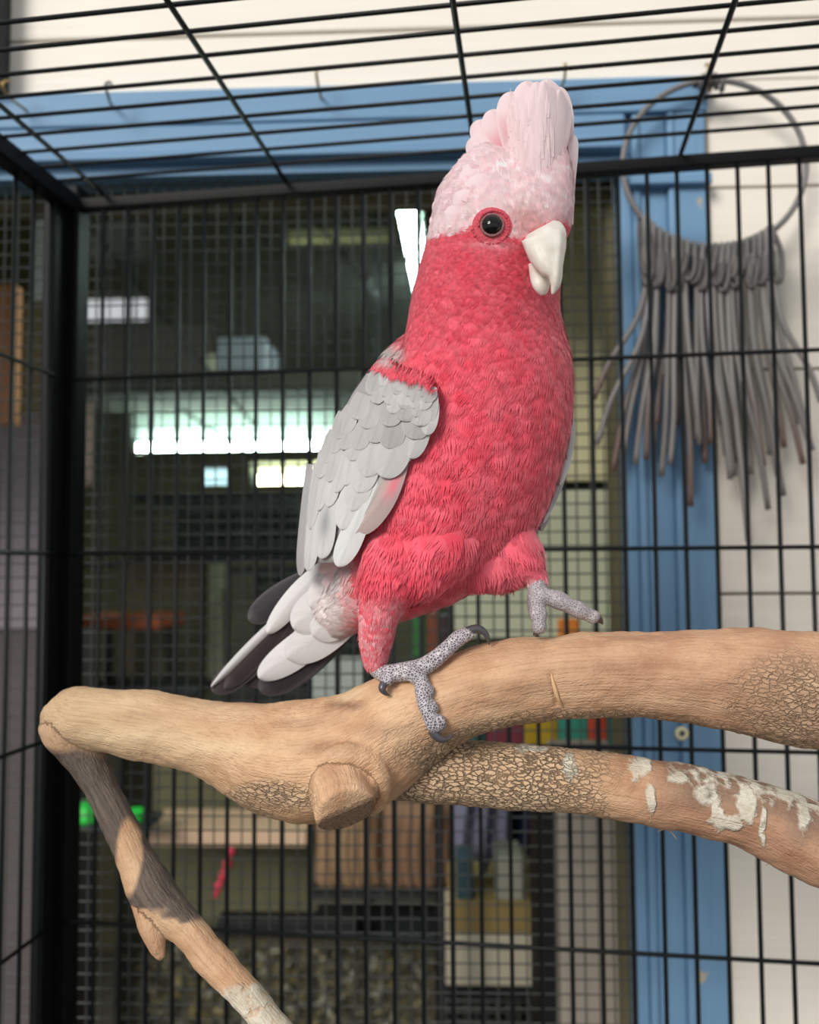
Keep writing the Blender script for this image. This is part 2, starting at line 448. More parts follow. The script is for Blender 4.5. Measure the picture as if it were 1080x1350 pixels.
# collar ridge round the sawn stub
t = np.linspace(math.radians(-150), math.radians(50), 16)
cp = P(455+51*np.cos(t), 1040+45*np.sin(t), np.interp(np.arange(16), [0, 4, 10, 15], [.456, .4515, .4515, .460]))
geo.append(tube_geo(cp, np.interp(np.arange(16), [0, 4, 10, 15], [.002, .0062, .0062, .002]), 10))
# burr under the left arm
bp_ = smooth_path([(300, 1015, 18, .490), (335, 1045, 24, .486), (370, 1056, 20, .484), (410, 1050, 18, .482)], 12)
geo.append(tube_geo(P(bp_[:, 0], bp_[:, 1], bp_[:, 3]), bp_[:, 2]*.42e-3, 12))
bme = remeshed('branch', join_geo(geo), 0.00125, 3)
bv = mverts(bme); bn = mnormals(bme)
# grain coordinates: weighted nearest skeleton
best = np.full(len(bv), 1e9); gc = np.zeros((len(bv), 3)); bid = np.zeros(len(bv), int); tt_ = np.zeros(len(bv))
for ci, (pa, ra) in enumerate(CH):
    T = np.gradient(pa, axis=0); T /= np.linalg.norm(T, axis=1)[:, None]
    sl = np.concatenate([[0], np.cumsum(np.linalg.norm(np.diff(pa, axis=0), axis=1))])
    a = np.cross(T, [0.0, -1, 0]); a /= np.linalg.norm(a, axis=1)[:, None]; b = np.cross(T, a)
    for st in range(0, len(bv), 20000):
        v = bv[st:st+20000]
        d = np.linalg.norm(v[:, None]-pa[None], axis=2)
        j = np.argmin(d/ra[None]**0.5, axis=1)
        dd = d[np.arange(len(v)), j]/ra[j]
        q = v-pa[j]
        al = sl[j]+np.einsum('ij,ij->i', q, T[j])
        c = np.stack([al, np.einsum('ij,ij->i', q, a[j]), np.einsum('ij,ij->i', q, b[j])], 1)
        m = dd < best[st:st+20000]
        idx = np.where(m)[0]+st
        best[idx] = dd[m]; gc[idx] = c[m]+[ci*3.7, 0, 0]; bid[idx] = ci; tt_[idx] = al[m]/sl[-1]
bx, by, bz = proj(bv)
def blob(cx, cy, rx, ry=None, soft=0.35):
    ry = ry or rx
    d = np.sqrt(((bx-cx)/rx)**2+((by-cy)/ry)**2)
    return np.clip((1+soft-d)/(2*soft), 0, 1)
nz1 = vnoise(bv, 60, 3.1); nz2 = vnoise(bv, 190, 8.2); nz3 = vnoise(bv, 22, 1.7)
ismain = (bid == 0); islow = (bid == 1); isthin = (bid == 3) | (bid == 4); isstub = (bid == 2)
crack = np.zeros(len(bv))
crack = np.maximum(crack, islow*np.clip((815+nz1*70-bx)/60, 0, 1))
crack = np.maximum(crack, blob(600, 1000, 70, 26)*.9)
crack = np.maximum(crack, blob(1040, 930, 70, 60)*.6)
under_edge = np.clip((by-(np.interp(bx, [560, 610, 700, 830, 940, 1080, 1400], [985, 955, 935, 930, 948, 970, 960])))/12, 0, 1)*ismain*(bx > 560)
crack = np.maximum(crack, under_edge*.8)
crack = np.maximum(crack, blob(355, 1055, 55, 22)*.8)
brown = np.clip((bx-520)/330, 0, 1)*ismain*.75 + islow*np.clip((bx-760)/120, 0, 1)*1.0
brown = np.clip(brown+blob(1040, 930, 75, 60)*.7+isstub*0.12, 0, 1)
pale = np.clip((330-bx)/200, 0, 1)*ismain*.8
grey = isthin*np.clip((1205+nz1*45+nz2*10-by)/7, 0, 1)*np.clip((by-985-nz1*20)/16, 0, 1)
grey = np.where(bid == 4, 0, grey)
grey *= 1-blob(171+nz1*5, 1130+nz1*8, 16, 50, .12)
lich = np.zeros(len(bv))
for (x, y, rx, ry) in ((752, 1010, 10, 22), (842, 1012, 15, 18), (857, 1055, 6, 26), (933, 1046, 16, 17), (895, 1026, 14, 8), (960, 1085, 26, 14), (985, 1060, 13, 30),
                       (1008, 1092, 5, 26), (1040, 1048, 20, 10), (945, 1075, 9, 22), (700, 985, 22, 6), (1060, 1075, 10, 24)):
    lich = np.maximum(lich, blob(x+nz1*5, y+nz2*4, rx, ry, .45))
lich *= (islow | (bid == 1))
top_l = islow*np.clip((bn[:, 2]-0.35)*1.6, 0, .75)*np.clip((bx-840)/80, 0, 1)
lich = np.maximum(lich, top_l*np.clip(.75+nz2, 0, 1))
lich = np.maximum(lich, isthin*np.clip((by-1295+nz1*14)/14, 0, 1)*.75)
blk = np.maximum.reduce([blob(933, 1046, 6, 8), blob(1008, 1090, 2.6, 9), blob(753, 1014, 4, 8)*.8])*np.clip(.55+nz2*1.4, 0, 1)
saw = np.clip((by-1062-(bx-455)*-.12)/5, 0, 1)*isstub*(best < 3)*blob(456, 1078, 46, 36)
stain = np.zeros(len(bv))
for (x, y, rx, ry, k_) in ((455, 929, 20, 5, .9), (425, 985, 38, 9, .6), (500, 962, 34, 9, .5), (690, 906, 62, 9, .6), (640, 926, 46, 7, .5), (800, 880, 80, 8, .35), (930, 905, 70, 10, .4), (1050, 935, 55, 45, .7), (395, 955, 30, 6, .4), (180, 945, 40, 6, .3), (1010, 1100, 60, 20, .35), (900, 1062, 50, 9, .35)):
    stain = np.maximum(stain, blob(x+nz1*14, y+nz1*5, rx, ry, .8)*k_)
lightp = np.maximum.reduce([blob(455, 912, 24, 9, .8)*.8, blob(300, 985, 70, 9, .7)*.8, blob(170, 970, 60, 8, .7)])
# relief
disp = nz1*.0012 + nz2*.0005 + nz3*.0018 + vnoise(bv, 420, 4.4)*.0004*np.clip(crack+.25, 0, 1)
disp -= crack*.0004
# long scratch on the right arm
sx = 728+ (by-890)*.17; scr = np.exp(-((bx-sx)/3.0)**2)*np.clip((by-884)/6, 0, 1)*np.clip((936-by)/8, 0, 1)*ismain
disp -= scr*.002
bv2 = bv + bn*disp[:, None]
# saw cut: flatten the stub's end
ax = CH[2][0][-1]-CH[2][0][-4]; ax /= np.linalg.norm(ax); ax = ax*.7+np.array(-CU)*.55+CR*.25; ax /= np.linalg.norm(ax)
ce = CH[2][0][-1]-ax*.001
dcut = (bv2-ce) @ ax
cut = (dcut > 0) & isstub
bv2[cut] -= ax*dcut[cut][:, None]
saw = np.where(isstub & (dcut > -.0012), 1.0, 0.0)
bme.vertices.foreach_set('co', bv2.astype(np.float32).ravel())
grey = np.maximum(grey, islow*np.clip((bn[:, 2]+.05+nz1*.4)*1.2, 0, .6)*np.clip((bx-850)/60, 0, 1))
set_f(bme, 'gc', gc, 'FLOAT_VECTOR')
for nm, a in (('crack', crack), ('brown', brown), ('pale', pale), ('grey', grey), ('lich', lich), ('blk', blk), ('saw', saw), ('stain', stain), ('lightp', lightp)):
    set_f(bme, nm, a)
bme.update()
def branch_mat():
    m, nt, N, L, B = new_mat('branch_wood')
    def att(n): 
        a = N.new('ShaderNodeAttribute'); a.attribute_name = n; return a
    def mixc(f, a, b):
        x = N.new('ShaderNodeMix'); x.data_type = 'RGBA'
        if hasattr(f, 'is_linked'): L.new(f, x.inputs[0])
        else: x.inputs[0].default_value = f
        for sck, v in ((x.inputs[6], a), (x.inputs[7], b)):
            if hasattr(v, 'is_linked'): L.new(v, sck)
            else: sck.default_value = (*srgb(*v), 1)
        return x.outputs[2]
    def mth(op, a, b=None):
        x = N.new('ShaderNodeMath'); x.operation = op; x.use_clamp = False
        for k, v in enumerate((a, b)):
            if v is None: continue
            if hasattr(v, 'is_linked'): L.new(v, x.inputs[k])
            else: x.inputs[k].default_value = v
        return x.outputs[0]
    g = att('gc').outputs['Vector']
    def nz(scale3, sc, det=5):
        mp = N.new('ShaderNodeMapping'); mp.inputs['Scale'].default_value = scale3; L.new(g, mp.inputs['Vector'])
        n = N.new('ShaderNodeTexNoise'); n.inputs['Scale'].default_value = sc; n.inputs['Detail'].default_value = det
        L.new(mp.outputs['Vector'], n.inputs['Vector']); return n.outputs['Fac']
    grain = nz((7, 240, 240), 4.0, 6); blot = nz((1, 1.6, 1.6), 38, 5); fine = nz((30, 60, 60), 18, 4)
    def rng_(v, a, b, c=0.0, d=1.0):
        r = N.new('ShaderNodeMapRange'); L.new(v, r.inputs['Value'])
        r.inputs['From Min'].default_value = a; r.inputs['From Max'].default_value = b; r.inputs['To Min'].default_value = c; r.inputs['To Max'].default_value = d; r.clamp = True
        return r.outputs[0]
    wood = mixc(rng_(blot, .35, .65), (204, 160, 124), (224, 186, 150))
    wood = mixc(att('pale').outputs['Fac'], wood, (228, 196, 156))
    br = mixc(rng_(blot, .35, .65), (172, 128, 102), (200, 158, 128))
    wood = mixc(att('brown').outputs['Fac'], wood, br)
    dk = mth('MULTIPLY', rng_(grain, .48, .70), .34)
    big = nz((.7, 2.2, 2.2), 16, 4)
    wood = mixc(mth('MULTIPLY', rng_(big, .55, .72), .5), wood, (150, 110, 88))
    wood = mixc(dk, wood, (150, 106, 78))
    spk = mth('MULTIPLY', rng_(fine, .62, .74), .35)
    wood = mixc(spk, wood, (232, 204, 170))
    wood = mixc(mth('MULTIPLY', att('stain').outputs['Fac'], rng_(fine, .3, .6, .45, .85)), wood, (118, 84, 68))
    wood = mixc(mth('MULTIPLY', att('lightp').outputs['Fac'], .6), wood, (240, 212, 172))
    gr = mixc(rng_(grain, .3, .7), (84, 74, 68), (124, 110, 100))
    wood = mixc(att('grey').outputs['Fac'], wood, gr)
    mp = N.new('ShaderNodeMapping'); mp.inputs['Scale'].default_value = (210, 470, 470)
    dn = N.new('ShaderNodeTexNoise'); dn.inputs['Scale'].default_value = 260; dn.inputs['Detail'].default_value = 3; L.new(g, dn.inputs['Vector'])
    dv = N.new('ShaderNodeVectorMath'); dv.operation = 'SCALE'; dv.inputs['Scale'].default_value = .004; L.new(dn.outputs['Color'], dv.inputs[0])
    da = N.new('ShaderNodeVectorMath'); da.operation = 'ADD'; L.new(g, da.inputs[0]); L.new(dv.outputs[0], da.inputs[1])
    L.new(da.outputs[0], mp.inputs['Vector'])
    vo = N.new('ShaderNodeTexVoronoi'); vo.feature = 'DISTANCE_TO_EDGE'; vo.inputs['Scale'].default_value = 1.0; L.new(mp.outputs['Vector'], vo.inputs['Vector'])
    ln = mth('MULTIPLY', rng_(vo.outputs['Distance'], .02, .14, 1, 0), rng_(blot, .30, .55, .35, 1))
    cr = att('crack').outputs['Fac']
    scale_c = mixc(rng_(blot, .35, .65), (196, 164, 132), (222, 194, 160))
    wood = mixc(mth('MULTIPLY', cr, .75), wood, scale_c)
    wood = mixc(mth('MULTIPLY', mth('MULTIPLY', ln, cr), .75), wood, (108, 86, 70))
    sawc = mixc(rng_(grain, .35, .6), (98, 78, 68), (164, 132, 106))
    wood = mixc(mth('MULTIPLY', att('saw').outputs['Fac'], .9), wood, sawc)
    lno = nz((1.2, 1, 1), 190, 6)
    li = mth('MULTIPLY', rng_(mth('ADD', att('lich').outputs['Fac'], mth('MULTIPLY', mth('SUBTRACT', lno, .5), 1.6)), .35, .75), rng_(att('lich').outputs['Fac'], .02, .2))
    wood = mixc(mth('MULTIPLY', li, rng_(fine, .3, .7, .55, .95)), wood, mixc(rng_(blot, .4, .6), (200, 196, 178), (232, 229, 214)))
    wood = mixc(att('blk').outputs['Fac'], wood, (34, 34, 32))
    L.new(wood, B.inputs['Base Color']); B.inputs['Roughness'].default_value = .68; B.inputs['Specular IOR Level'].default_value = .25
    h = mth('ADD', mth('MULTIPLY', grain, .5), mth('MULTIPLY', fine, .5))
    h = mth('ADD', h, mth('MULTIPLY', mth('MULTIPLY', ln, cr), -1.3))
    h = mth('ADD', h, mth('MULTIPLY', li, .6))
    bp = N.new('ShaderNodeBump'); bp.inputs['Strength'].default_value = .9; bp.inputs['Distance'].default_value = .0018
    L.new(h, bp.inputs['Height']); L.new(bp.outputs['Normal'], B.inputs['Normal'])
    return m
bme.materials.clear(); bme.materials.append(branch_mat())
br_root = empty('branch_perch', P(450, 1000, .485)); tag(br_root, 'bare forked tree branch with sawn stub and crackled bark the parrot stands on', 'branch')
bo = bpy.data.objects.new('limb', bme); COL.objects.link(bo); under(bo, br_root)
branch_tree = bvh_of(bme)
# curled wood splinter in the scratch, fibres hanging off the bark
M_chip = plain('pale_wood_splinter', (206, 168, 128), .7, .15, 90)
pp = []
for (x, y, o_) in ((727, 888, -.0005), (730, 903, .0012), (736, 922, .0018), (744, 934, -.0003)):
    hpt, nn = hit(branch_tree, x, y); pp.append(hpt-CF*o_)
tube('splinter', smooth_path(pp, 12), np.interp(np.arange(12), [0, 5, 11], [.0004, .0013, .0003]), M_chip, br_root, 6)
for (a, b, c) in (((872, 1086), (884, 1096), (893, 1107)), ((872, 1087), (878, 1092), (868, 1096)), ((1030, 1136), (1022, 1132), (1010, 1141)), ((1026, 1135), (1034, 1146), (1040, 1150)), ((1022, 1130), (1030, 1143), (1034, 1148))):
    d0 = .482 if a[0] < 950 else .476
    pts = [P(q[0], q[1], d0) for q in ((a[0], a[1]-6), a, b, c)]
    tube('bark_fibre', smooth_path(pts, 10), np.linspace(.0006, .0002, 10), M_chip, br_root, 5)

# ------------------------------------------------------------------ parrot: body
galah = empty('parrot', P(530, 890, .475)); tag(galah, 'pink breasted grey winged cockatoo with raised pale crest standing on the branch', 'bird')
def ell_loft(rows, n, seg=32):
    """rows (px,py,half width px,half depth px,depth m); rings square to the path in the view plane"""
    q = smooth_path(rows, n)
    tx = np.gradient(q[:, 0]); ty = np.gradient(q[:, 1]); ln = np.hypot(tx, ty)+1e-9
    nx, ny = -ty/ln, tx/ln
    ang = np.linspace(0, 2*np.pi, seg, endpoint=False)
    V = []
    for i in range(n):
        px = q[i, 0]+nx[i]*q[i, 2]*np.cos(ang); py = q[i, 1]+ny[i]*q[i, 2]*np.cos(ang)
        dep = q[i, 4]+q[i, 3]*q[i, 4]/FPX*np.sin(ang)
        V.append(P(px, py, dep))
    V = np.vstack(V); F = []
    for i in range(n-1):
        for j in range(seg):
            k = (j+1) % seg; F.append((i*seg+j, i*seg+k, (i+1)*seg+k, (i+1)*seg+j))
    F.append(tuple(range(seg-1, -1, -1))); F.append(tuple((n-1)*seg+j for j in range(seg)))
    return V, F
torso = [(680, 208, 34, 30, .466), (670, 228, 62, 52, .466), (663, 262, 84, 72, .467), (657, 305, 89, 80, .468), (649, 350, 92, 84, .470), (641, 400, 98, 88, .473), (640, 440, 105, 92, .476),
         (640, 490, 116, 98, .478), (628, 545, 126, 104, .482), (600, 610, 134, 108, .486), (570, 668, 128, 104, .490), (540, 718, 104, 92, .494),
         (505, 758, 72, 70, .500), (462, 792, 44, 46, .510), (428, 822, 30, 28, .522)]
back = [(585, 470, 55, 55, .497), (535, 500, 44, 48, .497), (492, 575, 44, 48, .502), (455, 670, 40, 44, .508), (440, 735, 28, 34, .512)]
groin = [(545, 738, 12, 22, .494), (590, 742, 33, 42, .489), (650, 744, 34, 44, .484), (684, 742, 28, 34, .480), (704, 744, 10, 16, .477)]
thigh_up = [(610, 575, 16, 16, .500), (640, 632, 70, 55, .496), (652, 700, 62, 52, .486), (686, 738, 34, 34, .478), (706, 760, 16, 16, .474), (711, 774, 10, 11, .473)]
crest_core = [(694, 330, 34, 26, .456), (700, 300, 50, 38, .450), (705, 265, 52, 40, .450), (708, 230, 47, 34, .454), (708, 195, 38, 25, .460), (708, 165, 27, 16, .465), (709, 148, 8, 6, .468)]
belly = [(622, 585, 30, 30, .492), (614, 630, 52, 40, .486), (602, 672, 58, 46, .471), (580, 714, 53, 46, .4665), (556, 750, 41, 38, .4635), (544, 776, 29, 26, .463), (538, 794, 10, 10, .466)]
thigh_st = [(574, 640, 14, 14, .496), (558, 686, 50, 42, .486), (541, 724, 57, 47, .471), (514, 766, 42, 40, .462), (501, 806, 28, 28, .462), (496, 848, 21, 21, .466), (494, 882, 13, 14, .470)]
bird_me = remeshed('body', join_geo([ell_loft(torso, 48), ell_loft(back, 24, 20), ell_loft(thigh_up, 26, 22), ell_loft(thigh_st, 30, 22), ell_loft(crest_core, 34, 26), ell_loft(belly, 30, 24), ell_loft(groin, 24, 20)]), 0.0016, 6)
BV = mverts(bird_me); BN = mnormals(bird_me)
btree = bvh_of(bird_me)
RED = srgb(230, 72, 92); RED2 = srgb(240, 112, 128); PINK = srgb(249, 224, 226); PINK2 = srgb(242, 198, 205); PALE = srgb(236, 222, 222); GREY = srgb(190, 186, 186)
def hood_line(x):
    return np.interp(x, [540, 567, 600, 625, 649, 672, 690, 705, 735, 760], [312, 309, 305, 303, 302, 311, 316, 306, 296, 300])
def body_color(px, py, r1, r2):
    n = len(px)
    c = RED+(RED2-RED)*np.clip(.38+.45*r1, 0, 1)[:, None]
    # lower belly and the lifted thigh are paler pink
    w = np.clip((py-640)/120, 0, 1)*np.clip((px-590)/60, 0, 1)*.55
    c = c+(srgb(222, 108, 124)-c)*w[:, None]
    # standing leg: pink with pale feather edges
    w = ((py > 770) & (px < 535))*np.clip((py-770)/30, 0, 1)*np.clip(.35+.5*r2, 0, .8)
    c = c+(srgb(238, 176, 182)-c)*w[:, None]
    # vent
    w = np.clip((478+r1*10-px)/26, 0, 1)*np.clip((py-715)/25, 0, 1)
    c = c+(PALE*(.9+.1*r2[:, None])-c)*w[:, None]
    # lifted ankle
    w = np.clip((py-752-r1*6)/14, 0, 1)*np.clip((px-690)/10, 0, 1)*.85
    c = c+(srgb(226, 186, 190)-c)*w[:, None]
    # under eye streak
    w = np.exp(-((px-652)/32)**2-((py-322-(px-640)*.06)/4.5)**2)*.6
    c = c+(srgb(244, 176, 184)-c)*w[:, None]
    # crown
    w = np.clip((hood_line(px)+r1*4-py)/5+.5, 0, 1)
    cap = PINK2+(PINK-PINK2)*np.clip(.55+.5*r2, 0, 1)[:, None]
    w2 = np.exp(-((px-694)/24)**2-((py-288)/15)**2)*.4
    cap = cap+(srgb(196, 140, 118)-cap)*w2[:, None]
    w3 = np.clip((py-275)/25, 0, 1)*np.clip((px-668)/20, 0, 1)*.35
    cap = cap+(srgb(222, 112, 128)-cap)*w3[:, None]
    c = c+(cap-c)*w[:, None]
    # grey shoulder patch behind the neck
    w = np.clip(1.3-np.hypot((px-516)/22, (py-462)/13), 0, 1)
    c = c+(srgb(206, 198, 196)-c)*w[:, None]
    return c
px, py, pz = proj(BV)
r1 = vnoise(BV, 120, 2.2); r2 = vnoise(BV, 300, 5.5)
set_col(bird_me, body_color(px, py, r1, r2))
M_skin = feather_mat('plumage_under', .8, 60, .2, .2)
bird_me.materials.clear(); bird_me.materials.append(M_skin)
body = bpy.data.objects.new('body', bird_me); COL.objects.link(body); under(body, galah)

# wing outline and surface (needed before plumage, which stays off it)
WL = np.array([(470, 503), (486, 485), (520, 461), (563, 438), (611, 418), (651, 406), (691, 397), (730, 394), (760, 397)], float)
WR = np.array([(470, 505), (486, 520), (492, 540), (500, 560), (515, 574), (535, 575), (567, 564), (599, 541), (631, 527), (667, 505), (695, 478), (710, 462), (760, 448)], float)
def wl(y): return np.interp(y, WL[:, 0], WL[:, 1])
def wr(y): return np.interp(y, WR[:, 0], WR[:, 1])
def wing_depth(px, py):
    cx = np.interp(py, [470, 490, 545, 610, 670, 730, 780], [634, 632, 622, 600, 575, 545, 520])
    Wd = cx-wl(py)+5
    dc = np.interp(py, [470, 750], [.484, .503]); dz = np.interp(py, [470, 500, 560, 650, 770], [.047, .053, .055, .053, .047])
    u = (px-cx)/Wd
    return dc-dz*np.sqrt(np.clip(1-u*u, .004, 1))
in_wing = lambda x, y: (y > 478) & (y < 735) & (x > wl(y)-20) & (x < wr(y)-5) & (y > 478+np.clip((x-490)*.22, 4, 20))

# ------------------------------------------------------------------ parrot: plumage of small feathers
def flow_dir(px, py, pos):
    """image-space direction in which feathers lie"""
    n = len(px); d = np.zeros((n, 2))
    d[:] = (-.22, 1.0)
    head = py < 430
    ex, ey = 712, 325                       # everything on the head streams away from the bill
    hx, hy = px-ex, py-ey
    hl = np.hypot(hx, hy)+1e-6
    w = np.clip((430-py)/110, 0, 1)[:, None]*head[:, None]
    hd = np.stack([hx/hl*1.0-.1, hy/hl*.6+.35], 1)
    d = d*(1-w)+hd*w
    cap = py < hood_line(px)
    cd = np.stack([-.25-(px-690)/260.0*-.0+np.clip((650-px)/60, 0, 1)*-.75, -1+np.clip((660-px)/90, 0, 1)*.9], 1)
    wc = np.clip((hood_line(px)-py)/6, 0, 1)[:, None]*cap[:, None]
    d = d*(1-wc)+cd*wc
    leg = (py > 770) & (px < 535)
    d[leg] = (-.05, 1)
    lt = (py > 640) & (px > 600)
    wt = (np.clip((py-640)/60, 0, 1)*np.clip((px-600)/50, 0, 1))[:, None]
    d = d*(1-wt)+np.array([(.35, 1)])*wt
    v = (px < 480) & (py > 720)
    d[v] = (-.75, .6)
    return d/np.linalg.norm(d, axis=1)[:, None]
def flen(px, py):
    """feather length in px"""
    L_ = np.interp(py, [200, 300, 380, 450, 540, 700, 780, 800, 880], [10, 10, 13, 22, 32, 38, 32, 20, 13])
    L_ = np.where((px < 540) & (py > 770), np.interp(py, [770, 800, 880], [26, 18, 13]), L_)
    L_ = np.where((px > 680) & (py > 735), 18, L_)
    cap = py < hood_line(px)
    L_ = np.where(cap, np.interp(py, [105, 150, 220, 295], [20, 28, 24, 10]), L_)
    L_ = np.where(cap & (px < 650), np.interp(py, [215, 300], [22, 14]), L_)
    return L_
tri = np.empty(len(bird_me.loop_triangles)*3, np.int32)
bird_me.calc_loop_triangles()
tri = np.empty(len(bird_me.loop_triangles)*3, np.int32); bird_me.loop_triangles.foreach_get('vertices', tri); tri = tri.reshape(-1, 3)
A = np.linalg.norm(np.cross(BV[tri[:, 1]]-BV[tri[:, 0]], BV[tri[:, 2]]-BV[tri[:, 0]]), axis=1)/2
NC = 110000
ti = rng.choice(len(tri), NC, p=A/A.sum())
ba = rng.random((NC, 2)); fl = ba.sum(1) > 1; ba[fl] = 1-ba[fl]
pos = BV[tri[ti, 0]]*(1-ba.sum(1))[:, None]+BV[tri[ti, 1]]*ba[:, :1]+BV[tri[ti, 2]]*ba[:, 1:]
nor = BN[tri[ti, 0]]*(1-ba.sum(1))[:, None]+BN[tri[ti, 1]]*ba[:, :1]+BN[tri[ti, 2]]*ba[:, 1:]
nor /= np.linalg.norm(nor, axis=1)[:, None]
px, py, pz = proj(pos)
facing = -(nor @ CF)
Lf = flen(px, py)
eye_mask = (np.hypot((px-649)/25, (py-298)/23) < 1) & (facing > 0)
bill_mask = (px > 696) & (px < 752) & (py > 300) & (py < 392) & (facing > .1) & (np.hypot(px-716, py-340) < 36)
wing_top = np.interp(px, [480, 500, 520, 545, 562, 574], [470, 480, 488, 491, 497, 506])
drape = (px > 492) & (px < 574) & (py < wing_top) & (py > wing_top-30) & (facing > 0)
ok = ~(in_wing(px, py) & (facing > -.2) & ~drape) & ~eye_mask & ~bill_mask & (py < 886)
spacing = Lf*.185*pz/FPX*1.0
grid = {}
keep = []
for i_ in np.where(ok)[0]:
    r = spacing[i_]; c = 0.0042
    k = tuple((pos[i_]//c).astype(int)); good = True
    for dx in (-1, 0, 1):
        for dy in (-1, 0, 1):
            for dz in (-1, 0, 1):
                for j in grid.get((k[0]+dx, k[1]+dy, k[2]+dz), ()):
                    q = pos[i_]-pos[j]
                    if q @ q < r*r: good = False; break
                if not good: break
            if not good: break
        if not good: break
    if good:
        grid.setdefault(k, []).append(i_); keep.append(i_)
keep = np.array(keep); drape_k = drape[keep]
pos, nor, px, py, pz, Lf, facing = pos[keep], nor[keep], px[keep], py[keep], pz[keep], Lf[keep], facing[keep]
fd = flow_dir(px, py, pos)
T3 = fd[:, :1]*CR-fd[:, 1:]*CU
T3 = T3-nor*np.einsum('ij,ij->i', T3, nor)[:, None]
nl = np.linalg.norm(T3, axis=1); bad = nl < .15
T3[bad] = (-CU-nor*np.einsum('j,ij->i', -CU, nor)[:, None])[bad]
T3 /= np.linalg.norm(T3, axis=1)[:, None]
jit = rng.normal(0, .20, len(pos)); B3 = np.cross(nor, T3)
T3 = T3*np.cos(jit)[:, None]+B3*np.sin(jit)[:, None]; B3 = np.cross(nor, T3)
def plume_template(seed):
    """unit feather: short solid vane, then separate slender barbs; coordinates (across, along)"""
    r = random.Random(seed)
    V = []; F = []; uv = []
    NB = 8
    for row, (t, w) in enumerate(((0, .18), (.22, .36), (.44, .44))):
        for j in range(NB+1):
            u = -1+2*j/NB
            V.append((u*w, t-.10*abs(u)**2*t)); uv.append((.5+u*.5, t))
    for row in range(2):
        for j in range(NB):
            a = row*(NB+1)+j; F.append((a, a+1, a+NB+2, a+NB+1))
    base = 2*(NB+1)
    for j in range(NB):
        u = -1+2*(j+.5)/NB
        ln_ = (1.0-.28*u*u)*(.80+.36*r.random())
        o = len(V)
        mid = (.44+ln_)/2
        cl = r.uniform(-.05, .05)
        w2 = .040
        mx_ = u*.44+cl*.5
        V.append((mx_-w2, mid)); uv.append((.5+u*.5-.04, mid)); V.append((mx_+w2, mid)); uv.append((.5+u*.5+.04, mid))
        V.append((u*.40+cl, ln_)); uv.append((.5+u*.5, ln_))
        F.append((base+j, base+j+1, o+1, o)); F.append((o, o+1, o+2))
    return np.array(V), F, np.array(uv)
TPL = [plume_template(q) for q in range(5)]
allV = []; allF = []; allC = []; allU = []; off = 0
rr1 = vnoise(pos, 90, 2.2); rr2 = rng.normal(0, .6, len(pos))
cols = body_color(px, py, rr1*.8+rng.normal(0, .35, len(pos)), rr2)
lift = rng.normal(1, .35, len(pos))
which = rng.integers(0, 5, len(pos))
for q in range(5):
    sel = np.where(which == q)[0]
    V0, F0, U0 = TPL[q]
    Lm = Lf[sel]*pz[sel]/FPX*rng.uniform(.85, 1.2, len(sel))
    wd = Lm*np.where(py[sel] < 420, .75, .72)
    u, t = V0[:, 0], V0[:, 1]
    h = (-.05+.22*t-.10*t*t*t)[None]*np.clip(lift[sel], .2, 2)[:, None]*Lm[:, None]*.75 - (u*u)[None]*.22*wd[:, None]
    h += .0002
    VV = pos[sel][:, None]+B3[sel][:, None]*(u[None]*wd[:, None])[..., None]+T3[sel][:, None]*((t-.25)[None]*Lm[:, None])[..., None]+nor[sel][:, None]*h[..., None]
    n, m = VV.shape[:2]
    qx, qy, qz = proj(VV.reshape(-1, 3)); wz = wing_depth(qx, qy)-.0056-.0018*np.tile(t, n)
    lift_m = np.repeat(drape_k[sel], m) & (qy > 474) & (qx > wl(qy)-3) & (qx < wr(qy)+4) & (qz > wz)
    W2 = VV.reshape(-1, 3); W2[lift_m] = EYE+(W2[lift_m]-EYE)*(wz[lift_m]/qz[lift_m])[:, None]; VV = W2.reshape(n, m, 3)
    cc = cols[sel][:, None]*np.exp(rng.normal(0, .10, n))[:, None, None]*np.ones((n, m, 1))
    FF = [np.array(f) for f in F0]
    f4 = np.array([f for f in F0 if len(f) == 4]); f3 = np.array([f for f in F0 if len(f) == 3])
    base = off+np.arange(n)[:, None, None]*m
    allV.append(VV.reshape(-1, 3)); allC.append(cc.reshape(-1, 3)); allU.append(np.tile(U0, (n, 1)))
    allF += (base+f4[None]).reshape(-1, 4).tolist(); allF += (base+f3[None]).reshape(-1, 3).tolist()
    off += n*m
V = np.vstack(allV)
print('plumage feathers', len(pos), 'faces', len(allF))
M_plume = feather_mat('plumage_pink', .8, 14, .25, .35)
pl = mesh_obj('plumage', V, allF, M_plume, None, True, np.clip(np.vstack(allC), 0, 1), np.vstack(allU)); tag(pl, kind='stuff'); under(pl, galah)

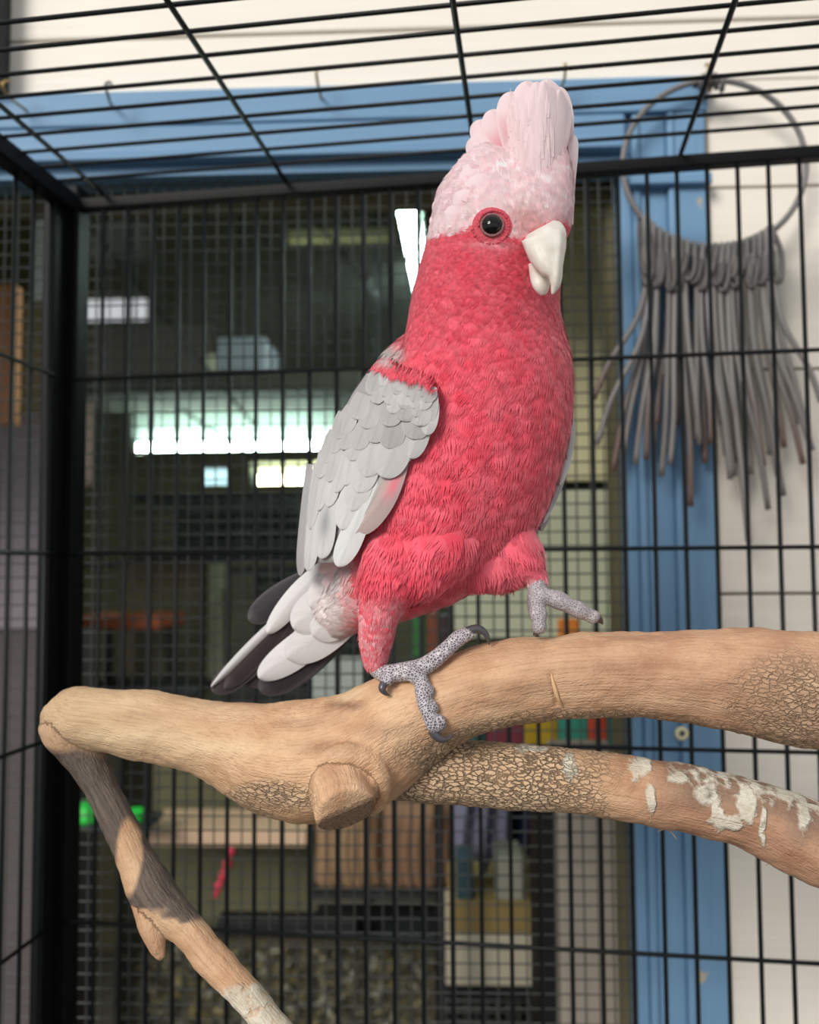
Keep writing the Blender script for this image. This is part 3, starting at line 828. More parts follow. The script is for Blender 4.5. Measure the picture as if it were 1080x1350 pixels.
# ------------------------------------------------------------------ parrot: big feathers
M_feather = feather_mat('flight_feather', .62, 60, .28, .15)
M_crest = feather_mat('crest_feather', .75, 110, .16, .3, .06)
def surf_d0(x, y):
    h_, n_ = hit(btree, x, y)
    return .47 if h_ is None else float((h_-EYE) @ CF)
def feather(name, base, tip, width, depth, colf, parent, mat, off0=.0, off1=.0012, camber=.0012, bend=0.0, shape=(.55, 1.0, .62), nu=8, nv=16, rag=.0, ridge=.0002, cup=1.0):
    """one vane laid from base to tip (px), width px; depth(px,py,t,u) gives metres; offsets are towards the viewer"""
    bx_, by_ = base; tx_, ty_ = tip
    L_ = math.hypot(tx_-bx_, ty_-by_); ax_, ay_ = (tx_-bx_)/L_, (ty_-by_)/L_
    nx_, ny_ = -ay_, ax_
    V = []; C = []; U = []
    b0, b1, bt = shape
    for i in range(nv+1):
        t = 1-(1-i/nv)**1.9
        if t < bt: w = b0+(b1-b0)*math.sin(t/bt*math.pi/2)
        else:
            q = (t-bt)/(1-bt); w = b1*math.sqrt(max(0, 1-q**2.3))
        w = max(w, .015)
        for j in range(nu+1):
            u = -1+2*j/nu
            tt = t-.0*abs(u)
            s_ = bend*math.sin(t*math.pi)
            jr = 1+rag*(noise.noise(Vector((t*9, u*3+base[0], tip[1])))) if rag else 1
            x = bx_+ax_*L_*tt+nx_*(u*width/2*w*jr+s_); y = by_+ay_*L_*tt+ny_*(u*width/2*w*jr+s_)
            o = off0+(off1-off0)*t+camber*(1-u*u)*cup*math.sin(min(1, t*1.15)*math.pi*.62)+ridge*(abs(u) < .13)
            d = depth(x, y, t, u)-o
            V.append(P(x, y, d)); C.append(colf(t, u)); U.append((.5+.5*u, t))
    F = []
    for i in range(nv):
        for j in range(nu):
            a = i*(nu+1)+j; F.append((a, a+1, a+nu+2, a+nu+1))
    o = mesh_obj(name, V, F, mat, None, True, np.clip(C, 0, 1), U)
    feather.last = (np.array(V), F)
    under(o, parent)
    return o
# near wing
wing = None
gv = []; NU, NV = 16, 30
for i in range(NV+1):
    y = 492+(742-492)*i/NV
    for j in range(NU+1):
        s_ = j/NU; x = wl(y)+3+(wr(y)-wl(y)-5)*s_
        gv.append(P(x, y, wing_depth(x, y)+.0016))
gb = [np.array(v)+CF*.005 for v in gv]
F = []
n1 = len(gv)
for i in range(NV):
    for j in range(NU):
        a = i*(NU+1)+j; F.append((a, a+1, a+NU+2, a+NU+1)); F.append((n1+a, n1+a+NU+1, n1+a+NU+2, n1+a+1))
for i in range(NV):
    a = i*(NU+1); F.append((a, a+NU+1, n1+a+NU+1, n1+a)); a += NU; F.append((a, n1+a, n1+a+NU+1, a+NU+1))
for j in range(NU):
    F.append((j, n1+j, n1+j+1, j+1)); a = NV*(NU+1)+j; F.append((a, a+1, n1+a+1, n1+a))
wing = mesh_obj('wing', gv+gb, F, M_feather, None, True, np.tile(srgb(168, 164, 164), (2*n1, 1)), np.tile((.5, .5), (2*n1, 1)))
under(wing, galah); wing['label'] = 'folded grey wing with scalloped coverts'
def c6(x, y): return (380+x/4.218, 460+y/4.218)
def wcol(rgb, tipw=.0, edge=.10, patch=None, rnd=0.0):
    c0 = srgb(*rgb)*(1+rnd)
    def f(t, u):
        c = c0*1.0
        e = max(abs(u)-.72, 0)/.28
        tipe = max(t-.88, 0)/.12
        k = max(e, tipe)
        c = c*(1-edge*.35*k)+srgb(228, 226, 226)*(edge*.35*k)
        if abs(u) < .07: c = c*.90
        if patch: 
            w = math.exp(-((t-patch[0])/.16)**2-((u-patch[1])/.5)**2)*patch[3]
            c = c+(srgb(*patch[2])-c)*w
        return c
    return f
wd_f = lambda x, y, t, u: float(wing_depth(np.array(x), np.array(y)))
LG = (206, 203, 203); MG = (186, 182, 181); DG = (172, 168, 168)
# long feathers, lowest layer first: (base, tip, width, layer, colour, bend, patch)
longs = [((118, 640), (66, 1262), 62, 0, (176, 174, 176), 0, None), ((170, 640), (112, 1236), 92, 1, (208, 206, 206), 0, (.30, -.2, (150, 146, 146), .5)),
         ((250, 640), (186, 1168), 118, 2, (204, 202, 202), 0, (.62, .1, (140, 138, 142), .8)),
         ((640, 600), (366, 1034), 140, 3, (186, 166, 163), -8, (.30, -.2, (236, 122, 138), .9)),
         ((640, 640), (405, 1010), 80, 2, (176, 156, 152), -8, (.6, .0, (150, 122, 118), .7)),
         ((560, 640), (375, 1000), 70, 2, (182, 174, 172), -3, None),
         ((470, 640), (278, 1212), 138, 4, (218, 217, 217), -5, None)]
nest = [((440, 600), (296, 1006), 150, 5, LG), ((455, 560), (352, 902), 150, 6, (202, 199, 199)), ((470, 520), (388, 800), 160, 7, (198, 195, 195)), ((480, 480), (432, 712), 150, 8, (194, 191, 190)),
        ((655, 440), (522, 714), 190, 9, (192, 189, 188)), ((770, 380), (676, 610), 120, 7, (194, 191, 190)), ((715, 400), (620, 650), 110, 6, MG),
        ((195, 560), (120, 1005), 66, 4, (196, 193, 193)), ((250, 540), (168, 900), 74, 5, (202, 199, 199)), ((300, 560), (222, 880), 84, 5, (204, 201, 201)), ((330, 540), (262, 800), 90, 6, (196, 193, 193)),
        ((370, 500), (318, 760), 90, 6, (200, 197, 197)), ((285, 500), (225, 740), 80, 7, (190, 187, 187)), ((235, 480), (172, 720), 70, 7, (192, 189, 189))]
meds = [((600, 380), (556, 554), 150, 11, DG), ((735, 330), (692, 502), 160, 11, DG), ((520, 370), (462, 520), 120, 11, (182, 178, 178)), ((440, 400), (376, 560), 110, 10, MG), ((400, 450), (346, 622), 100, 9, (192, 189, 189)),
        ((350, 400), (300, 560), 92, 10, MG), ((300, 390), (246, 580), 86, 9, MG), ((255, 450), (205, 636), 76, 9, (192, 189, 189)), ((600, 260), (548, 430), 140, 13, DG), ((775, 230), (722, 430), 170, 13, (178, 174, 174)),
        ((480, 290), (425, 442), 120, 12, (182, 178, 178)), ((360, 320), (300, 470), 104, 11, MG), ((310, 350), (275, 500), 90, 11, MG), ((680, 270), (632, 400), 130, 14, DG), ((420, 250), (370, 390), 110, 13, MG), ((810, 300), (770, 480), 90, 12, (196, 193, 193))]
for (b, t_, w, ly, cl, bend, pt) in longs:
    feather('flight_feather', c6(*b), c6(*t_), w/4.218, wd_f, wing, M_feather) if False else \
    feather('flight_feather', c6(*b), c6(*t_), w/4.218, wd_f, wcol(cl, patch=pt, rnd=random.uniform(-.03, .03)), wing, M_feather, ly*.00032, ly*.00032+.0007, .0010, bend, (.6, 1.0, .72))
for (b, t_, w, ly, cl) in nest:
    feather('covert_feather', c6(*b), c6(*t_), w/4.218, wd_f, wcol(cl, edge=.55, rnd=random.uniform(-.03, .03)), wing, M_feather, ly*.00030-.0003, ly*.00030+.0006, .0008, 0, (.7, 1.0, .55))
for (b, t_, w, ly, cl) in meds:
    feather('covert_feather', c6(*b), c6(*t_), w/4.218, wd_f, wcol(cl, edge=.5, rnd=random.uniform(-.05, .05)), wing, M_feather, ly*.00028-.0002, ly*.00028+.0004, .0005, 0, (.7, 1.0, .5), 8, 14)
# small shoulder coverts in shingled rows
rows = 8
for r_ in range(rows):
    y = 572-r_*10.0
    x = wl(y)+7+(r_ % 2)*8
    while x < wr(y)-7:
        y2 = y+random.uniform(-4, 4); xx_ = x+random.uniform(-3, 3)
        k = (x-wl(y))/(wr(y)-wl(y))
        lim = 500+k*66
        if y2 < lim+12 and y2 > 508 and wl(y2)+13 < xx_ < wr(y2)-6:
            ln_ = random.uniform(22, 30)
            ln_ = min(ln_, y2-np.interp(xx_+8, [480, 520, 545, 562, 574], [484, 490, 495, 503, 513]))
            if ln_ < 11:
                x += 12; continue
            g0 = random.randint(172, 192)
            feather('covert_feather', (xx_+ln_*.34, y2-ln_), (xx_, y2), random.uniform(18, 25), wd_f, wcol((g0+2, g0-1, g0-1), edge=.3), wing, M_feather, .0040+r_*.00010, .0043+r_*.00010, .0003, 0, (.75, 1.0, .4), 6, 10, rag=.15)
        x += random.uniform(14, 18)
# black and grey edge of the back along the wing, seen at the shoulder
for k in range(4):
    a = (490-k*4, 488+k*8); b = (455-k*6, 546+k*16)
    feather('back_feather', a, b, 14, lambda x, y, t, u: .492, wcol((52, 50, 52) if k < 2 else (150, 146, 147)), wing, M_feather, 0, .0, .002)
# far wing
fw = feather('wing', (744, 545), (713, 700), 34, lambda x, y, t, u: .492+.000*t, wcol((150, 146, 148)), galah, M_feather, 0, 0, .004, 10, (.5, 1, .4)); fw['label'] = 'far grey wing showing behind the breast'
for k, (a, b, w, d, c) in enumerate((((748, 535), (716, 690), 16, .488, (196, 194, 194)), ((752, 545), (722, 676), 14, .486, (168, 166, 168)), ((750, 540), (738, 640), 13, .484, (206, 204, 204)), ((746, 530), (748, 605), 13, .482, (186, 184, 184)))):
    feather('flight_feather', a, b, w, (lambda dd: (lambda x, y, t, u: dd))(d), wcol(c, edge=.5), fw, M_feather, 0, .001, .0015, -8+k, (.5, 1, .5))

# tail
def tail_depth(x, y, t, u):
    q = ((450-x)*.62+(y-770)*.78)/210.0
    return .512+.050*q
tail = feather('tail', (470, 780), (322, 900), 62, lambda x, y, t, u: tail_depth(x, y, t, u)+.004, wcol((70, 58, 60)), galah, M_feather, 0, 0, .003, 0, (.6, 1, .7)); tail['label'] = 'dark tail with white undertail coverts'
DK = (64, 52, 55); WT = (234, 232, 234)
tl = [('tail_feather', (432, 748), (328, 818), 40, -3, (66, 62, 66), 0, (.4, 1, .6)), ('tail_feather', (428, 800), (280, 912), 36, 1, DK, 0, (.5, 1, .8)),
      ('tail_feather', (420, 770), (278, 906), 13, 4, (214, 212, 214), 3, (.5, 1, .55)), ('tail_feather', (410, 775), (296, 908), 28, 3, DK, -2, (.4, 1, .7)),
      ('tail_feather', (460, 815), (343, 912), 44, 1, (56, 48, 52), -6, (.6, 1, .7)), ('tail_feather', (470, 815), (362, 908), 36, 0, (48, 44, 47), -4, (.6, 1, .7)),
      ('undertail_covert', (470, 790), (341, 894), 44, 6, WT, -4, (.8, 1, .6)), ('undertail_covert', (430, 745), (352, 835), 30, 7, WT, 2, (.6, 1, .45)),
      ('undertail_covert', (475, 795), (378, 868), 54, 8, (226, 224, 226), -3, (.8, 1, .55)), ('undertail_covert', (470, 770), (386, 828), 58, 10, (230, 227, 229), 0, (.8, 1, .5)),
      ('undertail_covert', (480, 790), (412, 838), 52, 12, (224, 220, 222), 0, (.9, 1, .5)), ('undertail_covert', (470, 755), (408, 800), 50, 13, (232, 226, 228), 0, (.8, 1, .5))]
for (nm, a, b, w, ly, c, bend, shp) in tl:
    feather(nm, a, b, w, tail_depth, wcol(c, edge=.25), tail, M_feather, ly*.0008, ly*.0008+.0008, .0022, bend, shp)
for (a, b, w, ly) in (((478, 752), (424, 770), 26, 16), ((486, 772), (436, 792), 26, 18), ((494, 785), (450, 806), 24, 20), ((470, 740), (420, 752), 22, 15), ((500, 770), (458, 784), 22, 22)):
    feather('vent_feather', a, b, w, tail_depth, (lambda t, u: srgb(238, 196, 200)*(1-t*.7)+srgb(242, 230, 231)*t*.7), tail, M_crest, ly*.0009, ly*.0009+.001, .001, 0, (.7, 1, .4))

# crest: broad petals from front (towards the bill) to nape
def ccol(inner, outer):
    ci, co = srgb(*inner), srgb(*outer)
    def f(t, u):
        k = min(1, max(0, (t-.50)/.34)); k = max(k, (abs(u)-.40)*1.6 if abs(u) > .40 else 0)
        k = min(k, 1)
        return (ci+(co-ci)*k)
    return f
def surf_d(x, y, fb=.466):
    h_, n_ = hit(btree, x, y)
    return fb if h_ is None else min(fb, float((h_-EYE) @ CF))
PP = (248, 222, 225); PM = (242, 202, 209); PD = (226, 118, 138)
lin = lambda p, q: (lambda x, y, t, u: p+(q-p)*t)
crest = feather('crest', (704, 262), (671, 121), 62, lin(.470, .484), ccol(PD, PP), galah, M_crest, 0, 0, .004, 6, (.35, 1, .58), 12, 22); crest['label'] = 'raised pale pink crest'
cr = [  # base, tip, width, depth base, depth tip, camber, bend, colours
    ((694, 262), (646, 145), 56, .474, .490, .004, 8, PD, PP), ((690, 258), (626, 160), 50, .476, .494, .004, 8, PD, PP), ((684, 256), (620, 182), 50, .472, .490, .004, 6, PD, PP),
    ((712, 262), (694, 107), 60, .468, .480, .004, 4, PD, PP), ((668, 250), (628, 204), 44, .462, .476, .004, 4, PM, PP),
    ((738, 292), (736, 114), 56, .470, .482, .003, -10, PD, PP), ((748, 292), (748, 136), 36, .466, .478, .003, -12, PD, (250, 230, 232)), ((752, 296), (757, 178), 24, .460, .470, .003, -7, PM, (250, 230, 232)),
    ((722, 262), (722, 105), 56, .462, .474, .004, -4, PM, PP)]
for (a, b, w, d0, d1, cam_, bend, c0, c1) in cr:
    feather('crest_feather', a, b, w, lin(d0, d1), ccol(c0, c1), crest, M_crest, 0, 0, cam_, bend, (.35, 1, .60), 10, 20, rag=.06)
# long soft plumes on the face of the crest and the nape tuft lie on the body surface
on = lambda x, y, t, u: surf_d(x, y)
PF = (246, 214, 218)
dome = lambda x, y, t, u: .4425+(.4690-.4425)*t+.0125*((x-709)/46.0)**2*min(1, t*2)-.0108*math.sin(min(1, t*1.15)*math.pi*.62)
petals = []
for n_, xo in enumerate((-34, 38, -24, 28, -13, 17, -2, 7)):
    tp_ = (711+xo*.92+random.uniform(-2, 2), 105+abs(xo-3)**1.45*.12+random.uniform(0, 5))
    c_t = random.uniform(-5, 4)
    feather('crest_feather', (704+xo*.62, 290), tp_, random.uniform(30, 40), dome, ccol(tuple(v+c_t for v in PF), tuple(v+c_t*.5 for v in PP)), crest, M_crest, .0002*n_, .0004*n_, .0022, xo*-.12, (.45, 1, .66), 8, 22, rag=.10)
    petals.append(feather.last)
# slender plumes that carry the plush of the forehead up over the crest
pg_ = join_geo(petals); ptree = BVHTree.FromPolygons([tuple(v) for v in pg_[0]], pg_[1])
def front_d(x, y):
    d_ = surf_d(x, y); h_, n_ = hit(ptree, x, y)
    return d_ if h_ is None else min(d_, float((h_-EYE) @ CF))
gg = []; gc_ = []
for k in range(130):
    y_ = random.uniform(150, 262); x_ = 704+random.uniform(-1, .65)*np.interp(y_, [150, 200, 262], [26, 36, 44])
    l_ = random.uniform(22, 40); lean = (x_-708)*.10+random.uniform(-2.5, 2.5); w_ = random.uniform(1.2, 2.4)
    o_ = len(gg); c_ = srgb(*PP)*random.uniform(.93, 1.02)
    for i_ in range(7):
        t = i_/6; yy = y_-l_*t; xx_ = x_+lean*t
        d_ = front_d(xx_, max(yy, 108))-.00012-.0001*t
        ww = w_*(1-t**2.2)+.15
        gg += [P(xx_-ww, yy, d_), P(xx_+ww, yy, d_)]; gc_ += [c_, c_]
pf = [(k*14+2*i_, k*14+2*i_+1, k*14+2*i_+3, k*14+2*i_+2) for k in range(130) for i_ in range(6)]
o = mesh_obj('crest_plumes', gg, pf, M_crest, None, True, np.clip(gc_, 0, 1), np.tile((.5, .5), (len(gg), 1))); o['kind'] = 'stuff'; under(o, crest)
for (a, b, w) in (((648, 262), (608, 220), 34), ((640, 262), (589, 233), 36), ((630, 274), (577, 249), 36), ((626, 286), (570, 270), 34), ((622, 296), (566, 291), 30), ((654, 272), (622, 232), 34), ((636, 284), (600, 256), 34), ((628, 296), (586, 280), 30)):
    feather('crest_feather', a, b, w, on, ccol(PM, PP), crest, M_crest, -.003, .0022, .0005, 2, (.3, 1, .5), 8, 16, rag=.12)

# ------------------------------------------------------------------ parrot: eye, bill, feet
hp, hn = hit(btree, 649, 298)
hn = hn/np.linalg.norm(hn); hn = hn*.75-CF*.25; hn /= np.linalg.norm(hn)
M_eye = plain('dark_eye', (8, 6, 6), .04, .1, 40, 0, spec=.45)
M_lid = scale_skin('eyelid_skin', (140, 84, 90), (176, 128, 130), 1500, .6)
M_orb = scale_skin('red_orbital_skin', (212, 70, 88), (222, 100, 112), 900, .65)
pxm = .468/FPX
def sphere_geo(c, r, nu=24, nv=14, ax=None, flat=1.0):
    ax = hn if ax is None else ax
    a = np.cross(ax, [0, 0, 1.0]); a /= np.linalg.norm(a); b = np.cross(ax, a)
    V = []; F = []
    for i in range(nv+1):
        th = math.pi*i/nv
        for j in range(nu):
            ph = 2*math.pi*j/nu
            V.append(c+r*(flat*math.cos(th)*ax+math.sin(th)*(math.cos(ph)*a+math.sin(ph)*b)))
    for i in range(nv):
        for j in range(nu):
            k = (j+1) % nu; F.append((i*nu+j, i*nu+k, (i+1)*nu+k, (i+1)*nu+j))
    return V, F
def torus_geo(c, R, r, ax, nu=28, nv=10, sx=1.0, wob=0):
    a = np.cross(ax, [0, 0, 1.0]); a /= np.linalg.norm(a); b = np.cross(ax, a)
    V = []; F = []
    for i in range(nu):
        ph = 2*math.pi*i/nu; d = sx*math.cos(ph)*a+math.sin(ph)*b
        rr = r*(1+wob*math.sin(ph*9))
        for j in range(nv):
            th = 2*math.pi*j/nv
            V.append(c+d*(R+rr*math.cos(th))+ax*rr*math.sin(th))
    for i in range(nu):
        for j in range(nv):
            k = (i+1) % nu; l = (j+1) % nv
            F.append((i*nv+j, k*nv+j, k*nv+l, i*nv+l))
    return V, F
surf = hp
V, F = sphere_geo(surf-hn*.0008, 25*pxm, flat=.16); ob = mesh_obj('orbital_skin', V, F, M_orb, None, True); under(ob, galah); ob['label'] = 'wrinkled red bare skin around the eye'
eyec = surf+hn*.0002
V, F = sphere_geo(eyec, 13.0*pxm, flat=.8); eb = mesh_obj('eye', V, F, M_eye, None, True); under(eb, galah); eb['label'] = 'glossy black eye'
V, F = torus_geo(eyec+hn*.0012, 13.4*pxm, 1.7*pxm, hn, wob=.12); o = mesh_obj('eyelid', V, F, M_lid, None, True); under(o, eb)
gg = []
ea = np.cross(hn, [0, 0, 1.0]); ea /= np.linalg.norm(ea); eb_ = np.cross(hn, ea)
for k in range(44):
    an = k*2.39996; rr = (16.5+8*((k*.618) % 1))*pxm
    gg.append(sphere_geo(surf+(math.cos(an)*ea+math.sin(an)*eb_)*rr+hn*(.0010-.0016*(rr/pxm-16)/9), random.uniform(1.5, 2.5)*pxm, 8, 6))
V, F = join_geo(gg); o = mesh_obj('caruncles', V, F, M_orb, None, True); o['kind'] = 'stuff'; under(o, ob)

def bill_mat():
    m, nt, N, L, B = new_mat('horn_bill')
    tc = N.new('ShaderNodeTexCoord'); nz = N.new('ShaderNodeTexNoise'); nz.inputs['Scale'].default_value = 130; nz.inputs['Detail'].default_value = 5
    L.new(tc.outputs['Object'], nz.inputs['Vector'])
    rp = N.new('ShaderNodeValToRGB'); rp.color_ramp.elements[0].position = .3; rp.color_ramp.elements[1].position = .7
    rp.color_ramp.elements[0].color = (*srgb(222, 212, 198), 1); rp.color_ramp.elements[1].color = (*srgb(242, 236, 226), 1)
    L.new(nz.outputs['Fac'], rp.inputs['Fac']); L.new(rp.outputs['Color'], B.inputs['Base Color'])
    B.inputs['Roughness'].default_value = .42
    bp = N.new('ShaderNodeBump'); bp.inputs['Strength'].default_value = .3; bp.inputs['Distance'].default_value = .0006
    L.new(nz.outputs['Fac'], bp.inputs['Height']); L.new(bp.outputs['Normal'], B.inputs['Normal'])
    return m
M_bill = bill_mat()
up = [(712, 300, 20, 22, .436), (716, 308, 30, 30, .433), (719, 322, 28.5, 32, .430), (722, 338, 24.5, 28, .427), (727, 352, 18, 20, .424), (732, 363, 10.5, 13, .422), (732.5, 374, 7, 9, .421), (730, 383, 4, 5, .421), (728, 389, 1.2, 2, .421)]
gu = ell_loft(up, 34, 24)
me = remeshed('upper_bill', gu, .0006, 3)
bvv = mverts(me); bnn = mnormals(me); ux, uy, uz = proj(bvv)
keel = np.interp(uy, [296, 318, 340, 360, 385], [737, 739, 737, 735, 730])
dk_ = np.exp(-((ux-keel)/5.0)**2)*np.clip((uy-296)/12, 0, 1)*np.clip((380-uy)/15, 0, 1)
gr_ = np.exp(-((ux-(700+(uy-310)*.55))/2.2)**2)*np.clip((uy-322)/8, 0, 1)*np.clip((352-uy)/8, 0, 1)
bvv = bvv-CF*(dk_*.0011)[:, None]+CF*(gr_*.0006)[:, None]
me.vertices.foreach_set('co', bvv.astype(np.float32).ravel()); me.update()
me.materials.clear(); me.materials.append(M_bill)
o = bpy.data.objects.new('upper_bill', me); COL.objects.link(o); under(o, galah); o['label'] = 'bone white hooked upper bill'
# ridge running down the front of the bill
kp = P(np.array([741, 744, 743, 738, 733]), np.array([300, 318, 340, 360, 376]), np.array([.4135, .4065, .4055, .4115, .4155]))
low_ = [(708, 345, 12, 15, .440), (711, 358, 13.5, 16, .435), (713, 371, 13, 14, .432), (715, 381, 10, 10, .431), (717, 389, 4, 5, .431)]
me = remeshed('lower_bill', ell_loft(low_, 24, 20), .0006, 3); me.materials.clear(); me.materials.append(M_bill)
o = bpy.data.objects.new('lower_bill', me); COL.objects.link(o); under(o, galah); o['label'] = 'bone white lower bill tucked behind the hook'

M_foot = scale_skin('grey_foot_scales', (94, 86, 96), (222, 216, 220), 700)
M_claw = plain('dark_claw', (74, 70, 76), .3, .25, 150, .1, spec=.6)
M_pad = scale_skin('grey_foot_pads', (132, 124, 130), (196, 188, 190), 800)
def toe_pts(rows, n=18):
    q = smooth_path(rows, n); return P(q[:, 0], q[:, 1], q[:, 3]), q[:, 2]*q[:, 3]/FPX
def on_branch(x, y, r, lift=.85):
    h_, n_ = hit(branch_tree, x, y)
    d = (h_-EYE) @ CF
    return (x, y, r, d-r*d/FPX*lift)
dtop = .476
f2 = [on_branch(556, 900, 10.5), on_branch(557, 912, 10.5), on_branch(560, 928, 10), on_branch(566, 943, 9.5), on_branch(571, 955, 10.5), on_branch(574, 961, 8)]
d2 = f2[0][3]
foot_parts = [
    [(493, 872, 13, .470), (500, 884, 12, .469), (512, 888, 12, .465), (530, 886, 13, .462), (545, 884, 13, .460)],       # shank lying on the wood
    [(540, 884, 13, .461), (556, 880, 12.5, .462), (575, 868, 11.5, .464), (592, 853, 10.5, .466), (604, 842, 11, .467), (616, 836, 9.5, .468), (624, 836, 7, .469)],  # inner front toe
    [(540, 884, 13, .459), (550, 892, 12, (d2+.459)/2)]+f2,                                                         # outer front toe
    [(515, 890, 10, .462), (510, 897, 9, .459), (508, 903, 7, .458)],                                                # hind toe stub
    [(530, 886, 11, .466), (538, 886, 10, .480), (546, 888, 9, .494), (550, 900, 8, .505)]]                          # second hind toe round the back
gs = [tube_geo(*toe_pts(r_), 12) for r_ in foot_parts]
for k, (x, y, r) in enumerate(((558, 912, 11.5), (563, 933, 11.5), (572, 953, 13))):
    q = on_branch(x+4, y, r, .4); gs.append(sphere_geo(P(q[0], q[1], q[3]), r*.4/1000, 12, 8, -CF))
foot_me = remeshed('foot', join_geo(gs), .0008, 2)
foot_me.materials.clear(); foot_me.materials.append(M_foot)
foot = bpy.data.objects.new('foot', foot_me); COL.objects.link(foot); under(foot, galah); foot['label'] = 'scaly grey foot gripping the branch'
def claw(rows, parent):
    pth, rad = toe_pts(rows, 14); V, F = tube_geo(pth, rad, 10); o = mesh_obj('claw', V, F, M_claw, None, True); under(o, parent)
claw([(616, 833, 7, .468), (628, 829, 6, .468), (638, 833, 4.5, .468), (643, 841, 3, .468), (645, 850, .8, .469)], foot)
e = f2[-1][3]
claw([(570, 962, 7.5, e), (576, 971, 6, e-.001), (584, 975, 4.5, e-.001), (591, 974, 2.8, e), (597, 968, .8, e+.001)], foot)
claw([(507, 900, 6, .458), (504, 908, 5, .456), (508, 914, 3, .456), (514, 917, .8, .457)], foot)
# lifted foot
raised = [[(709, 760, 12, .473), (708, 778, 12.5, .471), (709, 794, 12.5, .469)],
          [(709, 790, 13, .469), (709, 800, 11, .468), (710, 810, 12.5, .467), (711, 820, 9.5, .466), (711, 828, 10.5, .466), (710, 835, 6, .466)],
          [(712, 785, 13, .470), (724, 787, 11, .470), (736, 791, 13, .470), (750, 798, 10.5, .470), (763, 804, 12, .471), (775, 810, 9, .472), (784, 814, 9.5, .472), (789, 817, 5, .472)],
          [(704, 785, 9, .474), (703, 800, 8, .480), (706, 816, 7, .484)]]
rf = remeshed('foot', join_geo([tube_geo(*toe_pts(r_), 12) for r_ in raised]), .0008, 2)
rf.materials.clear(); rf.materials.append(M_pad)
foot2 = bpy.data.objects.new('foot', rf); COL.objects.link(foot2); under(foot2, galah); foot2['label'] = 'lifted grey foot held above the branch'
claw([(784, 812, 7, .472), (791, 817, 4.5, .473), (795, 823, .8, .474)], foot2)
claw([(710, 828, 6.5, .467), (707, 834, 4, .469), (703, 837, .8, .471)], foot2)

# ------------------------------------------------------------------ cable ring and hooks on the wall
YR = 0.824
M_cable = None
def cable_mat():
    m, nt, N, L, B = new_mat('grey_cable')
    at = N.new('ShaderNodeAttribute'); at.attribute_name = 'Col'
    L.new(at.outputs['Color'], B.inputs['Base Color']); B.inputs['Roughness'].default_value = .5; B.inputs['Metallic'].default_value = .15
    return m
M_cable = cable_mat()
M_brass = plain('tarnished_brass', (168, 140, 84), .4, .25, 120, .05, metal=.7)
M_steel = plain('dull_steel', (96, 94, 92), .45, .25, 120, .05, metal=.6)
th = np.linspace(math.pi/2+.12, math.pi/2+.12+2*math.pi-.1, 60)
rc = (942, 218)
path = np.array([PY(rc[0]+121*math.cos(a), rc[1]-112*math.sin(a)*1.0, YR-.002*math.sin(a*1.0)) for a in th])
V, F = tube_geo(path, .0029, 8)
ring = mesh_obj('wire_ring', V-path[0], F, M_cable, None, True, np.tile(srgb(112, 110, 110), (len(V), 1))); ring.location = path[0]
tag(ring, 'large grey wire hoop hung on a hook beside the blue post', 'wire ring')
# wrapped joint at the top of the hoop
jp = []
for k in range(40):
    a = k/39*2*math.pi*5
    c = PY(918+k/39*36, 108+6*math.sin(k/39*3.1)*-1+4, YR)
    jp.append(c+np.array([0, math.cos(a)*.0056, math.sin(a)*.0056]))
V, F = tube_geo(jp, .0024, 7)
jo = mesh_obj('wire_binding', V, F, M_cable, None, True, np.tile(srgb(98, 96, 96), (len(V), 1))); under(jo, ring)
def ring_at(x):
    c = max(-1, min(1, (x-rc[0])/121)); return PY(x, rc[1]+112*math.sqrt(1-c*c), YR)
strands = [(850, (782, 526), (808, 622)), (856, (787, 586), (822, 600)), (862, (838, 612), (846, 545)), (870, (852, 606), (866, 560)), (879, (872, 628), (862, 590)), (888, (884, 612), (876, 600)),
           (898, (911, 668), (892, 560)), (906, (922, 586), (914, 560)), (916, (919, 580), (908, 640)), (926, (938, 585), (930, 610)), (936, (963, 632), (958, 600)), (944, (968, 628), (952, 560)), (952, (979, 624), (972, 610)),
           (960, (987, 714), (984, 640)), (968, (1013, 672), (990, 625)), (976, (1007, 614), (1000, 560)), (985, (1026, 628), (1016, 600)), (994, (1033, 654), (1022, 600)), (1002, (1059, 612), (1034, 590)), (1010, (1071, 594), (1050, 560)), (1018, (1083, 530), (1062, 560))]
